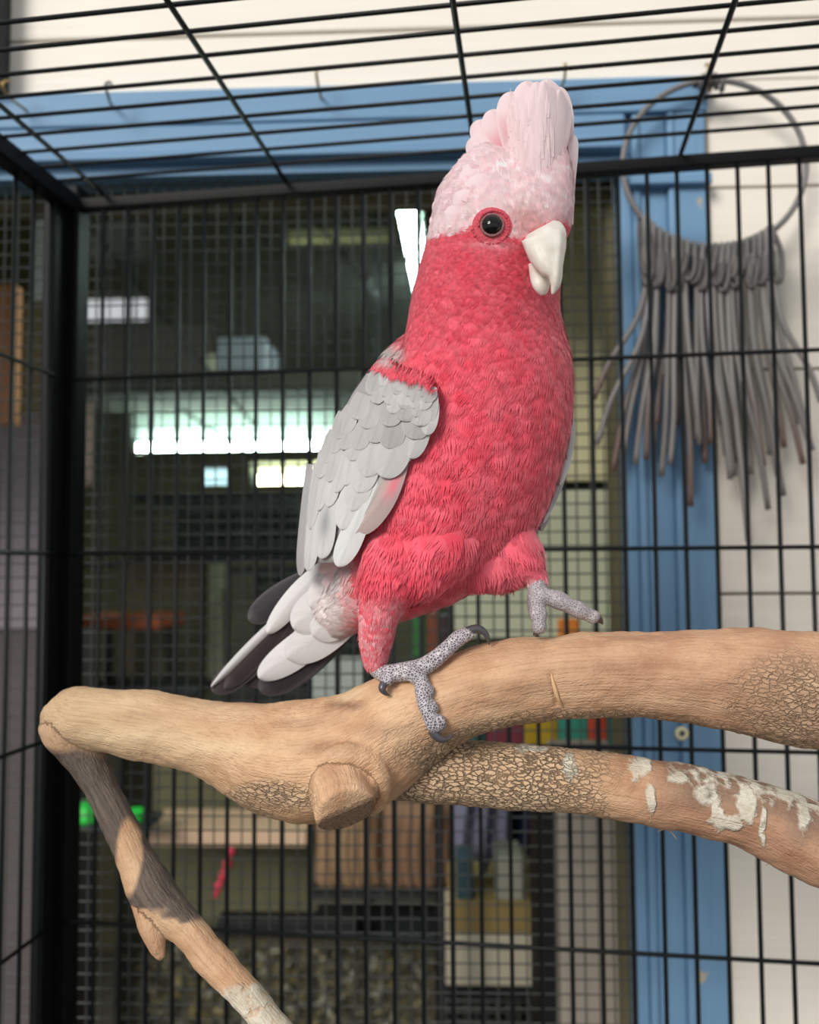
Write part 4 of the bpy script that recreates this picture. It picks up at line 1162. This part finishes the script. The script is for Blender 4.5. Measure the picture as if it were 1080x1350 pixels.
for k, (x, t1, t2) in enumerate(strands):
    top = ring_at(x); ty = 675-0
    yk = 322+6*math.sin(k*1.7)
    kx, ky = x+random.uniform(-4, 4), 372+random.uniform(-12, 14)
    pts = []
    def leg(t, ysgn):
        a = np.array([x, 335.0]); b = np.array([kx, ky]); c = np.array(t, float)
        m1 = b+(c-b)*.35+np.array([-(c[0]-b[0])*.16, 0]); m2 = b+(c-b)*.7+np.array([random.uniform(-3, 3), 0])
        out = []
        for q, dy in ((a, .0065), (b, .0048), (m1, .006), (m2, .006), (c, .005)):
            out.append(PY(q[0], q[1], YR+ysgn*dy-.001))
        return out
    l1 = leg(t1, -1); l2 = leg(t2, 1)
    crest_pt = top+np.array([0, 0, .0052])
    pts = l1[::-1]+[crest_pt]+l2
    q = smooth_path(pts, 54)
    V, F = tube_geo(q, .0028, 7)
    g_ = random.uniform(.85, 1.15)
    c = np.tile(srgb(136, 133, 131)*g_, (54*7, 1))
    rust = srgb(112, 74, 56)
    for e_ in (0, 1):
        idx = np.arange(54*7)//7
        w = np.clip(((9-idx) if e_ == 0 else (idx-44))/9, 0, 1)*(.75 if k % 3 == 0 else .1)
        c = c+(rust-c)*w[:, None]
    o = mesh_obj('cable_length', V-crest_pt, F, M_cable, None, True, c); o.location = crest_pt
    where = 'the screen edge' if x < 868 else ('the blue post' if x < 950 else 'the white boards')
    tag(o, '%s grey cable length hanging from the hoop in front of %s' % ('rusty ended' if k % 3 == 0 else 'plain', where), 'cable', 'cable lengths hanging from the wire hoop')
    # second turn of the hitch that grips the hoop
    hp_ = []
    kb = PY(kx+random.uniform(-5, 5), ky-4, YR-.008)
    cen = (top+kb)/2+np.array([0, -.002, .002]); ax1 = (top-kb)/2+np.array([0, 0, .005]); sid = np.array([random.uniform(.0035, .0055), -.003, 0])
    for z in range(20):
        a = z/19*2*math.pi
        hp_.append(cen+ax1*math.cos(a)+sid*math.sin(a)+np.array([0, .011*max(0, math.cos(a)), 0]))
    V, F = tube_geo(hp_, .0026, 6)
    h_o = mesh_obj('hitch', V, F, M_cable, None, True, np.tile(srgb(104, 101, 100)*g_, (len(V), 1))); under(h_o, o)
def cup_hook(pa, mat, label, tilt=1):
    """pa: pixels of the screw end and the open end"""
    (x0_, y0_), (x1_, y1_) = pa
    a = PY(x0_, y0_, YB+.004); b = PY(x1_, y1_, YB-.032)
    m = (a+b)/2
    pts = [a+np.array([0, .006, 0]), a, a*.5+b*.5+np.array([0, 0, -.004*tilt]), b+np.array([0, .004, -.006*tilt]), b+np.array([0, -.004, 0]), b+np.array([.001, .002, .007*tilt]), b+np.array([.001, .008, .009*tilt])]
    r = tube('cup_hook', smooth_path(pts, 26), .0014, mat, None, 7)
    tag(r, label, 'hook')
    V, F = torus_geo(a+np.array([0, -.0005, 0]), .0018, .0014, np.array([0, 1.0, 0]), 14, 7)
    c = mesh_obj('collar', V, F, mat, None, True); under(c, r)
cup_hook(((38, 148), (6, 114)), M_brass, 'brass hook in the blue frame at its far corner by the dark strip')
cup_hook(((148, 140), (141, 116)), M_steel, 'dull steel hook screwed into the blue frame between two brass hooks')
cup_hook(((425, 133), (418, 98)), M_brass, 'brass hook hanging straight from the blue frame midway along')
cup_hook(((738, 122), (745, 92)), M_brass, 'brass hook behind the tip of the pink crest')
cup_hook(((935, 118), (933, 92)), M_brass, 'brass hook that carries the grey wire hoop')
# screw washer on the post
V, F = torus_geo(PY(899, 967, YB-.001), .0045, .0022, np.array([0, 1.0, 0]), 24, 8)
sw = mesh_obj('screw_washer', V, F, plain('ivory_plastic', (226, 218, 180), .5, .08, 60), None, True); tag(sw, 'round ivory washer with a screw fixed to the blue post', 'washer')
V, F = sphere_geo(PY(899, 967, YB-.0012), .0042, 14, 8, np.array([0, -1.0, 0]), .4); sc_ = mesh_obj('screw_head', V, F, M_steel, None, True); under(sc_, sw)

# ------------------------------------------------------------------ shop interior behind the screen
YI0, YI1 = 0.905, 3.3
XI0, XI1 = -2.3, 0.75
ZC = 1.45+1.6
def rect(px0, px1, py0, py1, Y):
    a = PY(px0, py1, Y); b = PY(px1, py0, Y); return a[0], b[0], a[2], b[2]
c_ = box('ceiling', XI0, XI1, YI0, YI1+.1, ZC, ZC+.04, M_ceil); tag(c_, 'grey green board ceiling of the shop room', None, None, 'structure')
wl_ = box('wall_left', XI0-.05, XI0, YI0, YI1+.1, 0, ZC, M_olive); tag(wl_, 'olive grey side wall of the shop room', None, None, 'structure')
wr_ = box('wall_right', XI1, XI1+.05, YI0, YI1+.1, 0, ZC, M_olive); tag(wr_, 'plain wall behind the white boards', None, None, 'structure')
# front wall pieces that close the room off from daylight round the screen
wf = empty('wall_front', (0, YI0, 0)); tag(wf, 'inner lining of the shop front wall', None, None, 'structure')
box('lining', XI0, XI1, YI0, YI0+.03, PY(600, 262, YI0)[2], ZC+.04, M_olive, wf)
box('lining', x_l-.004, XI1, YI0, YI0+.03, 0, PY(600, 262, YI0)[2], M_olive, wf)
box('lining', XI0, XI1, YI0, YI0+.03, 0, zb, M_olive, wf)
# far wall with two daylight openings
wfar = empty('wall_far', (0, YI1, 0)); tag(wfar, 'olive wall at the back of the shop with small daylight openings', None, None, 'structure')
oa = rect(104, 194, 388, 424, YI1); ob_ = rect(106, 186, 288, 346, YI1)
box('wall_panel', XI0, oa[0], YI1, YI1+.06, 0, ZC, M_olive, wfar)
box('wall_panel', oa[1], XI1, YI1, YI1+.06, 0, ZC, M_olive, wfar)
box('wall_panel', oa[0], oa[1], YI1, YI1+.06, 0, oa[2], M_olive, wfar)
box('wall_panel', oa[0], oa[1], YI1, YI1+.06, oa[3], ob_[2], M_olive, wfar)
box('wall_panel', oa[0], oa[1], YI1, YI1+.06, ob_[3], ZC, M_olive, wfar)
w3 = box('window_2', oa[0], oa[1], YI1+.02, YI1+.03, ob_[2], ob_[3], plain('frosted_pane', (196, 204, 210), .3, .05, 20), None); tag(w3, 'frosted pane high in the back wall', None, None, 'structure')

M_cream = plain('cream_laminate', (226, 220, 176), .5, .05, 12)
M_cream2 = plain('pale_green_laminate', (214, 220, 190), .5, .06, 12)
M_tube = emit('fluorescent_tube', (226, 255, 246), 36)
M_tubey = emit('warm_fluorescent_tube', (255, 244, 190), 30)
M_refl = plain('white_enamel_reflector', (206, 222, 210), .4, .05, 20)
M_khaki = plain('khaki_board', (132, 124, 92), .8, .15, 14)

def slab(name, px0, px1, py0, py1, Y, dep, mat, label=None, cat=None, group=None, parent=None, bev=.003):
    a = rect(px0, px1, py0, py1, Y)
    o = box(name, a[0], a[1], Y, Y+dep, a[2], a[3], mat, parent, bev)
    if label: tag(o, label, cat, group)
    return o
# tall cream cupboard right behind the screen
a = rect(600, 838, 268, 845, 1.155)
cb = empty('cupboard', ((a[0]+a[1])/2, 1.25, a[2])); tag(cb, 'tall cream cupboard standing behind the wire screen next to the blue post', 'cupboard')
box('carcass', a[0], a[1], 1.168, 1.40, a[2], a[3]-.004, M_blk2, cb, .002)  # black carcass colour paints in the shade of the gap between the doors
for x in (a[0]+.03, a[1]-.03): tube('hanger', [(x, 1.3, a[3]-.01), (x, 1.3, ZC)], .006, M_blk2, cb, 6)
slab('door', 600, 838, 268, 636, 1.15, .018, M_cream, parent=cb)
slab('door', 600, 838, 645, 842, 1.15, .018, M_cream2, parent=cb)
# beige pillar and dark pilaster at lower right of the opening
pil = slab('pillar', 742, 824, 1000, 1420, .93, .10, plain('beige_render', (176, 166, 152), .8, .1, 20), 'beige rendered pillar rising below the cupboard', 'pillar')
slab('pilaster', 714, 742, 1010, 1420, .96, .10, M_blk2, 'matt black upright strip beside the beige pillar', 'upright')
# fluorescent battens
def batten(px0, px1, py, h, Y, mat, refl_py, label):
    a = rect(px0, px1, py-h/2, py+h/2, Y); zc = (a[2]+a[3])/2
    root = empty('tube_light', ((a[0]+a[1])/2, Y, zc)); tag(root, label, 'light')
    tube('tube', [(a[0], Y, zc), (a[1], Y, zc)], (a[3]-a[2])/2, mat, root, 12)
    z1 = rect(px0, px1, refl_py, py, Y)[3]
    box('reflector', a[0]-.03, a[1]+.03, Y+.03, Y+.045, zc-.005, z1, M_refl, root, .003)
    for x in (a[0]-.012, a[1]):
        box('end_cap', x, x+.012, Y-.012, Y+.03, zc-.014, zc+.014, M_refl, root, .001)
    box('drop_rod', (a[0]+a[1])/2-.006, (a[0]+a[1])/2+.006, Y+.045, Y+.055, zc, ZC, M_blk2, root)
batten(182, 440, 589, 15, 2.3, M_tube, 535, 'long white fluorescent tube in front of a pale reflector')
batten(340, 470, 632, 12, 2.6, M_tubey, 606, 'short warm yellow fluorescent tube below the long white one')
# light running away along the ceiling: a tube pair in perspective
pa = PW_(537, 268, 1.30); pb = PW_(556, 385, 2.05)
rt = empty('ceiling_light', pa); tag(rt, 'bright ceiling tube slanting behind the neck of the parrot', 'light')
tube('tube', [pa, pb], .017, M_tube, rt, 12)
nrm = np.array([0, 0, .03])
V, F = tube_geo([pa+nrm, pb+nrm], .022, 6); o = mesh_obj('housing', V, F, M_refl, None, True); under(o, rt)
tube('drop_rod', [pa+nrm, (pa[0], pa[1], ZC)], .004, M_blk2, rt, 6)
tube('drop_rod', [pb+nrm, (pb[0], pb[1], ZC)], .004, M_blk2, rt, 6)
# second screen deeper in the shop, with stay wires
x0m = PY(60, 400, 1.75)[0]; x1m = PY(600, 400, 1.75)[0]
V, F = wire_grid(x0m, x1m, 0.5, ZC, 1.75, .0125, .0006)
s2 = mesh_obj('aviary_screen', V, F, M_galv, None, False); s2['kind'] = 'stuff'; s2['label'] = 'fine wire aviary netting stretched across the shop'; s2['category'] = 'netting'
for (a, b, lab) in (((108, 286), (335, 560), 'thin black stay wire running from the cage corner behind the netting'), ((405, 276), (520, 420), 'thin black stay wire above the white box'), ((240, 540), (330, 600), 'short black stay wire near the long fluorescent tube')):
    o = tube('stay_wire', [PY(*a, 1.70), PY(*b, 1.70)], .003, M_blk2, None, 6); tag(o, lab, 'wire')
# pale panel beside the ceiling light
slab('ceiling_batten', 380, 520, 300, 318, 2.2, .02, plain('straw_timber', (178, 168, 116), .7, .2, 30), 'straw coloured timber batten under the ceiling', 'batten')
slab('storage_box', 286, 350, 444, 488, 2.0, .18, plain('white_plastic_box', (176, 178, 190), .5, .04, 20), 'white plastic storage box on a dark ledge', 'box')
lg = slab('ledge', 90, 520, 489, 520, 2.0, .25, plain('dark_olive_timber', (70, 66, 54), .8, .2, 14), 'dark olive ledge that carries the white box', 'shelf')
for x in (lg.location.x-.33, lg.location.x+.33): box('hanger', x-.006, x+.006, 2.22, 2.235, lg.location.z+.03, ZC, M_blk2, lg)
slab('jar', 272, 286, 466, 489, 2.0, .05, plain('cream_jar', (226, 220, 190), .4, .05, 20), 'small cream jar beside the white box', 'jar')
nc = slab('notice_card', 268, 300, 618, 640, 2.45, .01, plain('pale_blue_card', (190, 208, 222), .7, .05, 20), 'pale blue card under the fluorescent tube', 'card')
tube('string', [(nc.location.x, 2.455, nc.location.z+.03), (nc.location.x, 2.455, ZC)], .001, M_blk2, nc, 5)
# dark stacked cages
def rack(px0, px1, py0, py1, Y, nh, nvv, label, dep=.35, legs=False):
    a = rect(px0, px1, py0, py1, Y)
    root = empty('stacked_cage', ((a[0]+a[1])/2, Y, a[2])); tag(root, label, 'cage')
    box('back_panel', a[0], a[1], Y+dep, Y+dep+.01, a[2], a[3], M_blk2, root)
    box('base', a[0], a[1], Y, Y+dep, a[2], a[2]+.015, M_blk2, root)
    box('top', a[0], a[1], Y, Y+dep, a[3]-.015, a[3], M_blk2, root)
    if legs:
        for x in (a[0]+.01, a[1]-.01): box('leg', x-.008, x+.008, Y+dep-.03, Y+dep-.014, 0, a[2], M_blk2, root)
    for z in np.linspace(a[2]+.02, a[3]-.02, nh): tube('bar', [(a[0], Y, z), (a[1], Y, z)], .0028, M_galv, root, 5)
    for x in np.linspace(a[0], a[1], nvv): tube('bar', [(x, Y+.004, a[2]), (x, Y+.004, a[3])], .0022, M_galv, root, 5)
rack(172, 470, 648, 742, 1.95, 6, 22, 'low black wire cage stretching behind the grey wing')
rack(300, 480, 745, 925, 1.85, 12, 16, 'black cage with pale mesh behind the dark tail feathers', .3, True)
slab('board', 150, 270, 742, 1560, 2.0, .02, M_khaki, 'khaki board beside the pale green upright', 'board')
slab('upright', 271, 296, 744, 1585, 1.95, .04, plain('pale_green_upright_paint', (150, 156, 124), .7, .1, 14), 'pale green painted upright by the black mesh cage', 'post')
tray = slab('shelf_tray', 98, 212, 812, 830, 1.8, .17, plain('orange_plastic', (196, 92, 40), .5, .1, 20), 'orange plastic tray under pale bags', 'tray')
for x in (tray.location.x-.07, tray.location.x+.07): box('leg', x-.006, x+.006, 1.93, 1.945, rect(98, 262, 908, 918, 1.80)[3], tray.location.z, M_blk2, tray)
def lump(name, px, py, rx, ry, Y, rgb, label, cat, group=None, dep=None, rough=.7):
    c = PY(px, py, Y); k = Y/FPX
    V, F = sphere_geo(np.zeros(3), 1.0, 18, 12, np.array([0, 0, 1.0]))
    V = np.array(V); n_ = np.array([noise.noise(Vector(v*1.6+np.array([px, py, 0]))) for v in V])
    V = V*(1+.28*n_[:, None])
    V[:, 2] = np.maximum(V[:, 2], -.8)
    V = V*np.array([rx*k, (dep or rx*k), ry*k])
    V[:, 2] -= V[:, 2].min()
    o = mesh_obj(name, V, F, plain(name+'_skin_%d_%d' % (px, py), rgb, rough, .2, 30), None, True); o.location = (c[0], c[1], c[2]-ry*k)
    tag(o, label, cat, group); return o
for (x, y, rx, ry, rgb, lb) in ((118, 790, 22, 24, (206, 196, 204), 'crumpled pale lilac bag on the orange tray'), (160, 785, 24, 28, (216, 214, 208), 'crumpled white bag on the orange tray'),
                                (190, 792, 16, 20, (200, 200, 202), 'small greyish white bag at the end of the orange tray'), (105, 800, 12, 12, (120, 84, 140), 'small purple packet on the orange tray')):
    lump('bag', x, y, rx, ry, 1.86, rgb, lb, 'bag')
sb_ = slab('shelf_board', 98, 148, 740, 748, 1.8, .11, M_dark, 'dark shelf board over the pale bags', 'shelf')
for x in (-.03, .03): tube('hanger', [(sb_.location.x+x, 1.905, sb_.location.z+.005), (sb_.location.x+x, 1.905, ZC)], .003, M_blk2, sb_, 5)
lump('toy_ball', 106, 728, 11, 12, 1.86, (226, 110, 120), 'coral pink ball on the dark shelf', 'ball')
lump('packet', 128, 722, 10, 18, 1.88, (196, 178, 96), 'mustard packet next to the coral ball', 'packet')
lump('packet', 141, 724, 6, 15, 1.88, (130, 90, 70), 'brown packet beside the mustard one', 'packet')
lump('rag', 160, 895, 50, 14, 1.87, (186, 184, 178), 'grey white rag heap below the orange tray', 'cloth', dep=.06)
slab('rag_shelf', 98, 262, 908, 918, 1.80, .17, M_dark, 'dark shelf board under the rag heap', 'shelf')
slab('paper_panel', 408, 482, 866, 922, 1.836, .008, plain('white_paper', (214, 220, 214), .8, .05, 30), 'white paper panel behind the standing foot', 'paper')
# lower left
slab('back_panel', 200, 440, 985, 1215, 1.7, .02, plain('dark_khaki_panel', (92, 90, 66), .85, .15, 12), 'dark khaki panel under the branch', 'panel')
slab('ledge', 186, 404, 1094, 1116, 1.55, .13, plain('pale_pine', (206, 176, 146), .7, .12, 18), 'pale pine ledge in front of the khaki panel', 'shelf')
def cup(px, py0, py1, w, Y, label):
    c0 = PY(px, py1, Y); c1 = PY(px, py0, Y); h = c1[2]-c0[2]; r = w/2*Y/FPX
    prof = [(r*.80, 0), (r*.84, h*.05), (r, h), (r*.93, h), (r*.78, h*.08), (0.0005, h*.07)]
    V = []; F = []
    for (rr, z) in prof:
        for j in range(20):
            a = 2*math.pi*j/20; V.append((rr*math.cos(a), rr*math.sin(a), z))
    for i in range(len(prof)-1):
        for j in range(20):
            k = (j+1) % 20; F.append((i*20+j, i*20+k, i*20+20+k, i*20+20+j))
    F.append(tuple(range(19, -1, -1)))
    o = mesh_obj('feed_cup', V, F, plain('green_plastic', (40, 200, 70), .4, .06, 30), None, True); o.location = c0
    tag(o, label, 'cup')
cup(116, 1058, 1092, 32, 1.5, 'bright green feed cup left of the grey thin limb')
cup(176, 1068, 1092, 26, 1.5, 'bright green feed cup just past the grey thin limb')
slab('cup_shelf', 60, 192, 1092, 1098, 1.46, .1, M_dark, 'narrow dark shelf holding the green cups', 'shelf')
tp = [PY(305, 1118, 1.5), PY(300, 1140, 1.5), PY(292, 1160, 1.5), PY(284, 1182, 1.5)]
tube('tassel', smooth_path(tp, 24), .006*(1+.5*np.sin(np.arange(24)*1.1)), plain('red_cord', (206, 60, 84), .7, .2, 40), None, 8)
tag(bpy.data.objects['tassel'], 'knotted red cord toy hanging in front of the khaki panel', 'toy')
slab('rail', 285, 470, 1214, 1236, 1.5, .04, M_blk2, 'matt black rail under the brown sacks', 'rail')
# sacks
def sack(px0, px1, py0, py1, Y, rgb, label):
    a = rect(px0, px1, py0, py1, Y); w = a[1]-a[0]; h = a[3]-a[2]
    NXs, NZs = 26, 14; V = []; F = []
    for side in (0, 1):
        for i in range(NZs+1):
            t = i/NZs
            for j in range(NXs+1):
                u = -1+2*j/NXs
                bul = (1-abs(u)**4)**.5*(.35+.65*math.sin(min(1, t*1.3+.08)*math.pi*.5))*(1 if t < .8 else max(.15, (1-t)/.2))
                pl_ = .004*math.sin(u*22+2*math.sin(t*4))
                V.append((a[0]+w*(u+1)/2*1.0, Y+.06+(-1 if side == 0 else 1)*(.055*bul+pl_), a[2]+h*t))
    nn = (NXs+1)*(NZs+1)
    for sd in (0, 1):
        for i in range(NZs):
            for j in range(NXs):
                q = sd*nn+i*(NXs+1)+j; f = (q, q+1, q+NXs+2, q+NXs+1); F.append(f if sd == 0 else f[::-1])
    for j in range(NXs): F.append((j+1, j, nn+j, nn+j+1)); q = NZs*(NXs+1)+j; F.append((q, q+1, nn+q+1, nn+q))
    for i in range(NZs): q = i*(NXs+1); F.append((q, q+NXs+1, nn+q+NXs+1, nn+q)); q += NXs; F.append((q+NXs+1, q, nn+q, nn+q+NXs+1))
    o_ = np.array([(a[0]+a[1])/2, Y+.06, a[2]])
    o = mesh_obj('seed_sack', np.array(V)-o_, F, plain('sack_%d' % px0, rgb, .85, .2, 30, .3), None, True); o.location = o_
    tag(o, label, 'sack')
sack(410, 500, 1052, 1182, 1.55, (150, 122, 92), 'brown paper seed sack behind the sawn stub')
sack(502, 598, 1050, 1182, 1.55, (134, 104, 80), 'darker brown seed sack beside the blue grey cloth')
for k in range(6):
    x = 412+k*30
    lump('rolled_packet', x+14, 1207, 14, 24, 1.60, ((214, 188, 178), (224, 206, 200), (196, 170, 158))[k % 3], ('pinkish', 'off white', 'dusky pink')[k % 3]+' rolled packet in the row beneath the brown sacks', 'packet', 'rolled packets under the sacks')
slab('sack_shelf', 405, 600, 1183, 1187, 1.55, .14, M_dark, 'thin dark shelf carrying the brown sacks', 'shelf')
slab('packet_shelf', 405, 600, 1232, 1240, 1.55, .14, M_dark, 'dark shelf carrying the pinkish packets', 'shelf')
# hanging cloths, crates
def cloth(px0, px1, py0, py1, Y, rgb, label):
    a = rect(px0, px1, py0, py1, Y); V = []; F = []
    n_, m_ = 30, 14
    for s_ in (0, 1):
        for i in range(m_+1):
            t = i/m_
            for j in range(n_+1):
                u = j/n_
                V.append((a[0]+(a[1]-a[0])*(u+.04*math.sin(t*5+px0)), Y+.012*math.sin(u*16+t*2)+s_*.004, a[3]-(a[3]-a[2])*t*(1-.12*math.sin(u*9+px0)**2)))
    nn = (n_+1)*(m_+1)
    for s_ in (0, 1):
        for i in range(m_):
            for j in range(n_):
                q = s_*nn+i*(n_+1)+j; F.append((q, q+1, q+n_+2, q+n_+1) if s_ else (q, q+n_+1, q+n_+2, q+1))
    o_ = np.array([(a[0]+a[1])/2, Y, a[2]])
    o = mesh_obj('hanging_cloth', np.array(V)-o_, F, plain('cloth_%d' % px0, rgb, .9, .15, 30, .3), None, True); o.location = o_
    tag(o, label, 'cloth')
cloth(598, 668, 1000, 1150, 1.4, (128, 128, 150), 'blue grey cloth hanging below the branch')
cloth(660, 716, 1000, 1130, 1.45, (72, 78, 118), 'dark indigo cloth hanging beside the black upright')
slab('bottle_crate', 655, 690, 1130, 1189, 1.31, .08, plain('sage_plastic', (160, 162, 146), .6, .1, 20), 'sage plastic crate on the yellowish board', 'crate')
slab('canister', 602, 624, 1130, 1189, 1.31, .06, plain('dark_teal_tin', (58, 82, 90), .5, .1, 20), 'dark teal tin standing on the yellowish board', 'tin')
slab('board_shelf', 592, 712, 1190, 1230, 1.3, .18, plain('mustard_board', (158, 136, 84), .7, .2, 20), 'mustard edged board above the cream tub', 'shelf')
slab('tub', 588, 710, 1232, 1300, 1.3, .18, plain('cream_tub', (206, 198, 174), .6, .08, 14), 'cream tub under the mustard edged board', 'tub')
rack(588, 712, 1302, 1420, 1.3, 7, 10, 'black wire cage under the cream tub', .2)
# packets seen in the gap between the two limbs, and below the belly
ps = slab('packet_shelf', 560, 840, 1004.5, 1012, 1.14, .1, M_dark, 'dark shelf behind the gap between the two limbs', 'shelf')
for x in (ps.location.x-.12, ps.location.x+.12): box('leg', x-.006, x+.006, 1.21, 1.225, 0, ps.location.z, M_blk2, ps)
for (x0_, x1_, y0_, rgb, lb) in ((575, 640, 945, (44, 92, 92), 'dark teal packet seen in the gap between the limbs'), (642, 690, 930, (120, 52, 66), 'maroon packet seen between the limbs'), (692, 735, 925, (180, 150, 40), 'yellow packet seen between the limbs'),
                               (737, 775, 925, (60, 140, 120), 'sea green packet seen between the limbs'), (777, 800, 930, (190, 70, 50), 'red packet seen between the limbs'), (802, 836, 925, (40, 110, 100), 'deep green packet next to the blue post')):
    slab('packet', x0_, x1_, y0_, 1004, 1.14, .06, plain('packet_%d' % x0_, rgb, .4, .25, 40), lb, 'packet')
slab('packet_shelf', 540, 600, 868.5, 876, 1.22, .1, M_dark, 'dark shelf below the belly of the parrot', 'shelf')
for (x0_, x1_, y0_, rgb, lb) in ((545, 562, 800, (60, 130, 70), 'green packet behind the standing leg'), (563, 578, 805, (140, 80, 60), 'brown packet behind the standing leg'), (579, 596, 812, (70, 60, 56), 'dark packet behind the standing leg')):
    slab('packet', x0_, x1_, y0_, 868, 1.22, .06, plain('packet_%d' % x0_, rgb, .4, .25, 40), lb, 'packet')
slab('sticker', 736, 762, 816, 842, 1.147, .003, plain('orange_print', (236, 140, 50), .5, .1, 40), 'small orange label on the lower cupboard door', 'label', bev=0)
slab('sticker', 804, 816, 797, 810, 1.147, .003, plain('green_print', (60, 200, 90), .5, .1, 40), 'small green label on the lower cupboard door', 'label', bev=0)
# left beyond the cage: plank, board, lilac sheet
slab('plank', -60, 20, 374, 560, 1.5, .03, plain('orange_brown_timber', (206, 140, 96), .7, .15, 18), 'orange brown plank beyond the side of the cage', 'plank')
slab('board', 28, 82, 395, 545, 1.7, .02, plain('beige_board', (140, 128, 98), .8, .1, 14), 'beige board leaning next to the orange brown plank', 'board')
slab('sheet', -80, 90, 545, 830, 1.62, .02, plain('lilac_grey_sheet', (150, 140, 148), .8, .12, 8), 'lilac grey sheet below the beige board', 'sheet')
slab('cabinet', -200, 95, 832, 1420, 1.6, .12, plain('grey_brown_cabinet', (92, 86, 86), .8, .15, 8), 'grey brown cabinet beyond the corner of the cage', 'cabinet')
wd_ = slab('daylight_panel', 42, 92, 286, 402, 1.9, .015, plain('daylight_white', (236, 232, 240), .8, .06, 20), 'white panel standing in for a bright patch of daylight above the beige board', 'sheet')  # plain white panel, its pale colour stands in for bright daylight
for x in (-.03, .03): tube('string', [(wd_.location.x+x, 1.907, wd_.location.z+.1), (wd_.location.x+x, 1.907, ZC)], .0012, M_blk2, wd_, 5)
slab('coral_panel', 96, 118, 500, 640, 2.1, .02, plain('rose_brown_board', (150, 112, 106), .8, .12, 14), 'narrow rose brown board next to the cage corner', 'board')
slab('rosy_sheet', 108, 280, 428, 500, YI1-.02, .022, plain('rosy_grey_sheet', (166, 150, 142), .8, .12, 10), 'rosy grey sheet below the bright daylight opening', 'sheet')
# litter on the shop floor aviary
lb_ = slab('litter_tray', 150, 600, 1242, 1500, 1.80, .02, plain('litter_board', (84, 78, 58), .9, .3, 30, .4), 'board strewn with olive leaf litter', 'board')
V = []; F = []
a = rect(155, 590, 1246, 1480, 1.79)
for k in range(1400):
    c = np.array([random.uniform(a[0], a[1]), 1.790-random.random()*.02, random.uniform(a[2], a[3])]); d1 = np.array([random.uniform(-1, 1), random.uniform(-.4, .4), random.uniform(-1, 1)]); d1 /= np.linalg.norm(d1)
    d2_ = np.cross(d1, [0, 1, 0]); o_ = len(V); l = random.uniform(.008, .02)
    V += [c-d1*l, c+d2_*l*.35-[0, .002, 0], c+d1*l, c-d2_*l*.35-[0, .002, 0]]; F.append((o_, o_+1, o_+2, o_+3))
lc = np.repeat(np.array([srgb(*random.choice(((120, 112, 80), (96, 92, 64), (150, 150, 130), (70, 64, 46), (134, 120, 70)))) for _ in range(1400)]), 4, 0)
lt = mesh_obj('leaf_litter', V, F, M_cable, None, False, lc); lt['kind'] = 'stuff'; under(lt, lb_)
# turn the house wall, what hangs on it and the room behind into place
ct, st_ = math.cos(TURN), math.sin(TURN)
for o in list(bpy.data.objects):
    if o.parent is None and o not in (cam, sun, g_floor, cage, br_root, galah):
        x, y, z = o.location
        o.location = (x*ct-y*st_, x*st_+y*ct, z); o.rotation_euler = (0, 0, TURN)
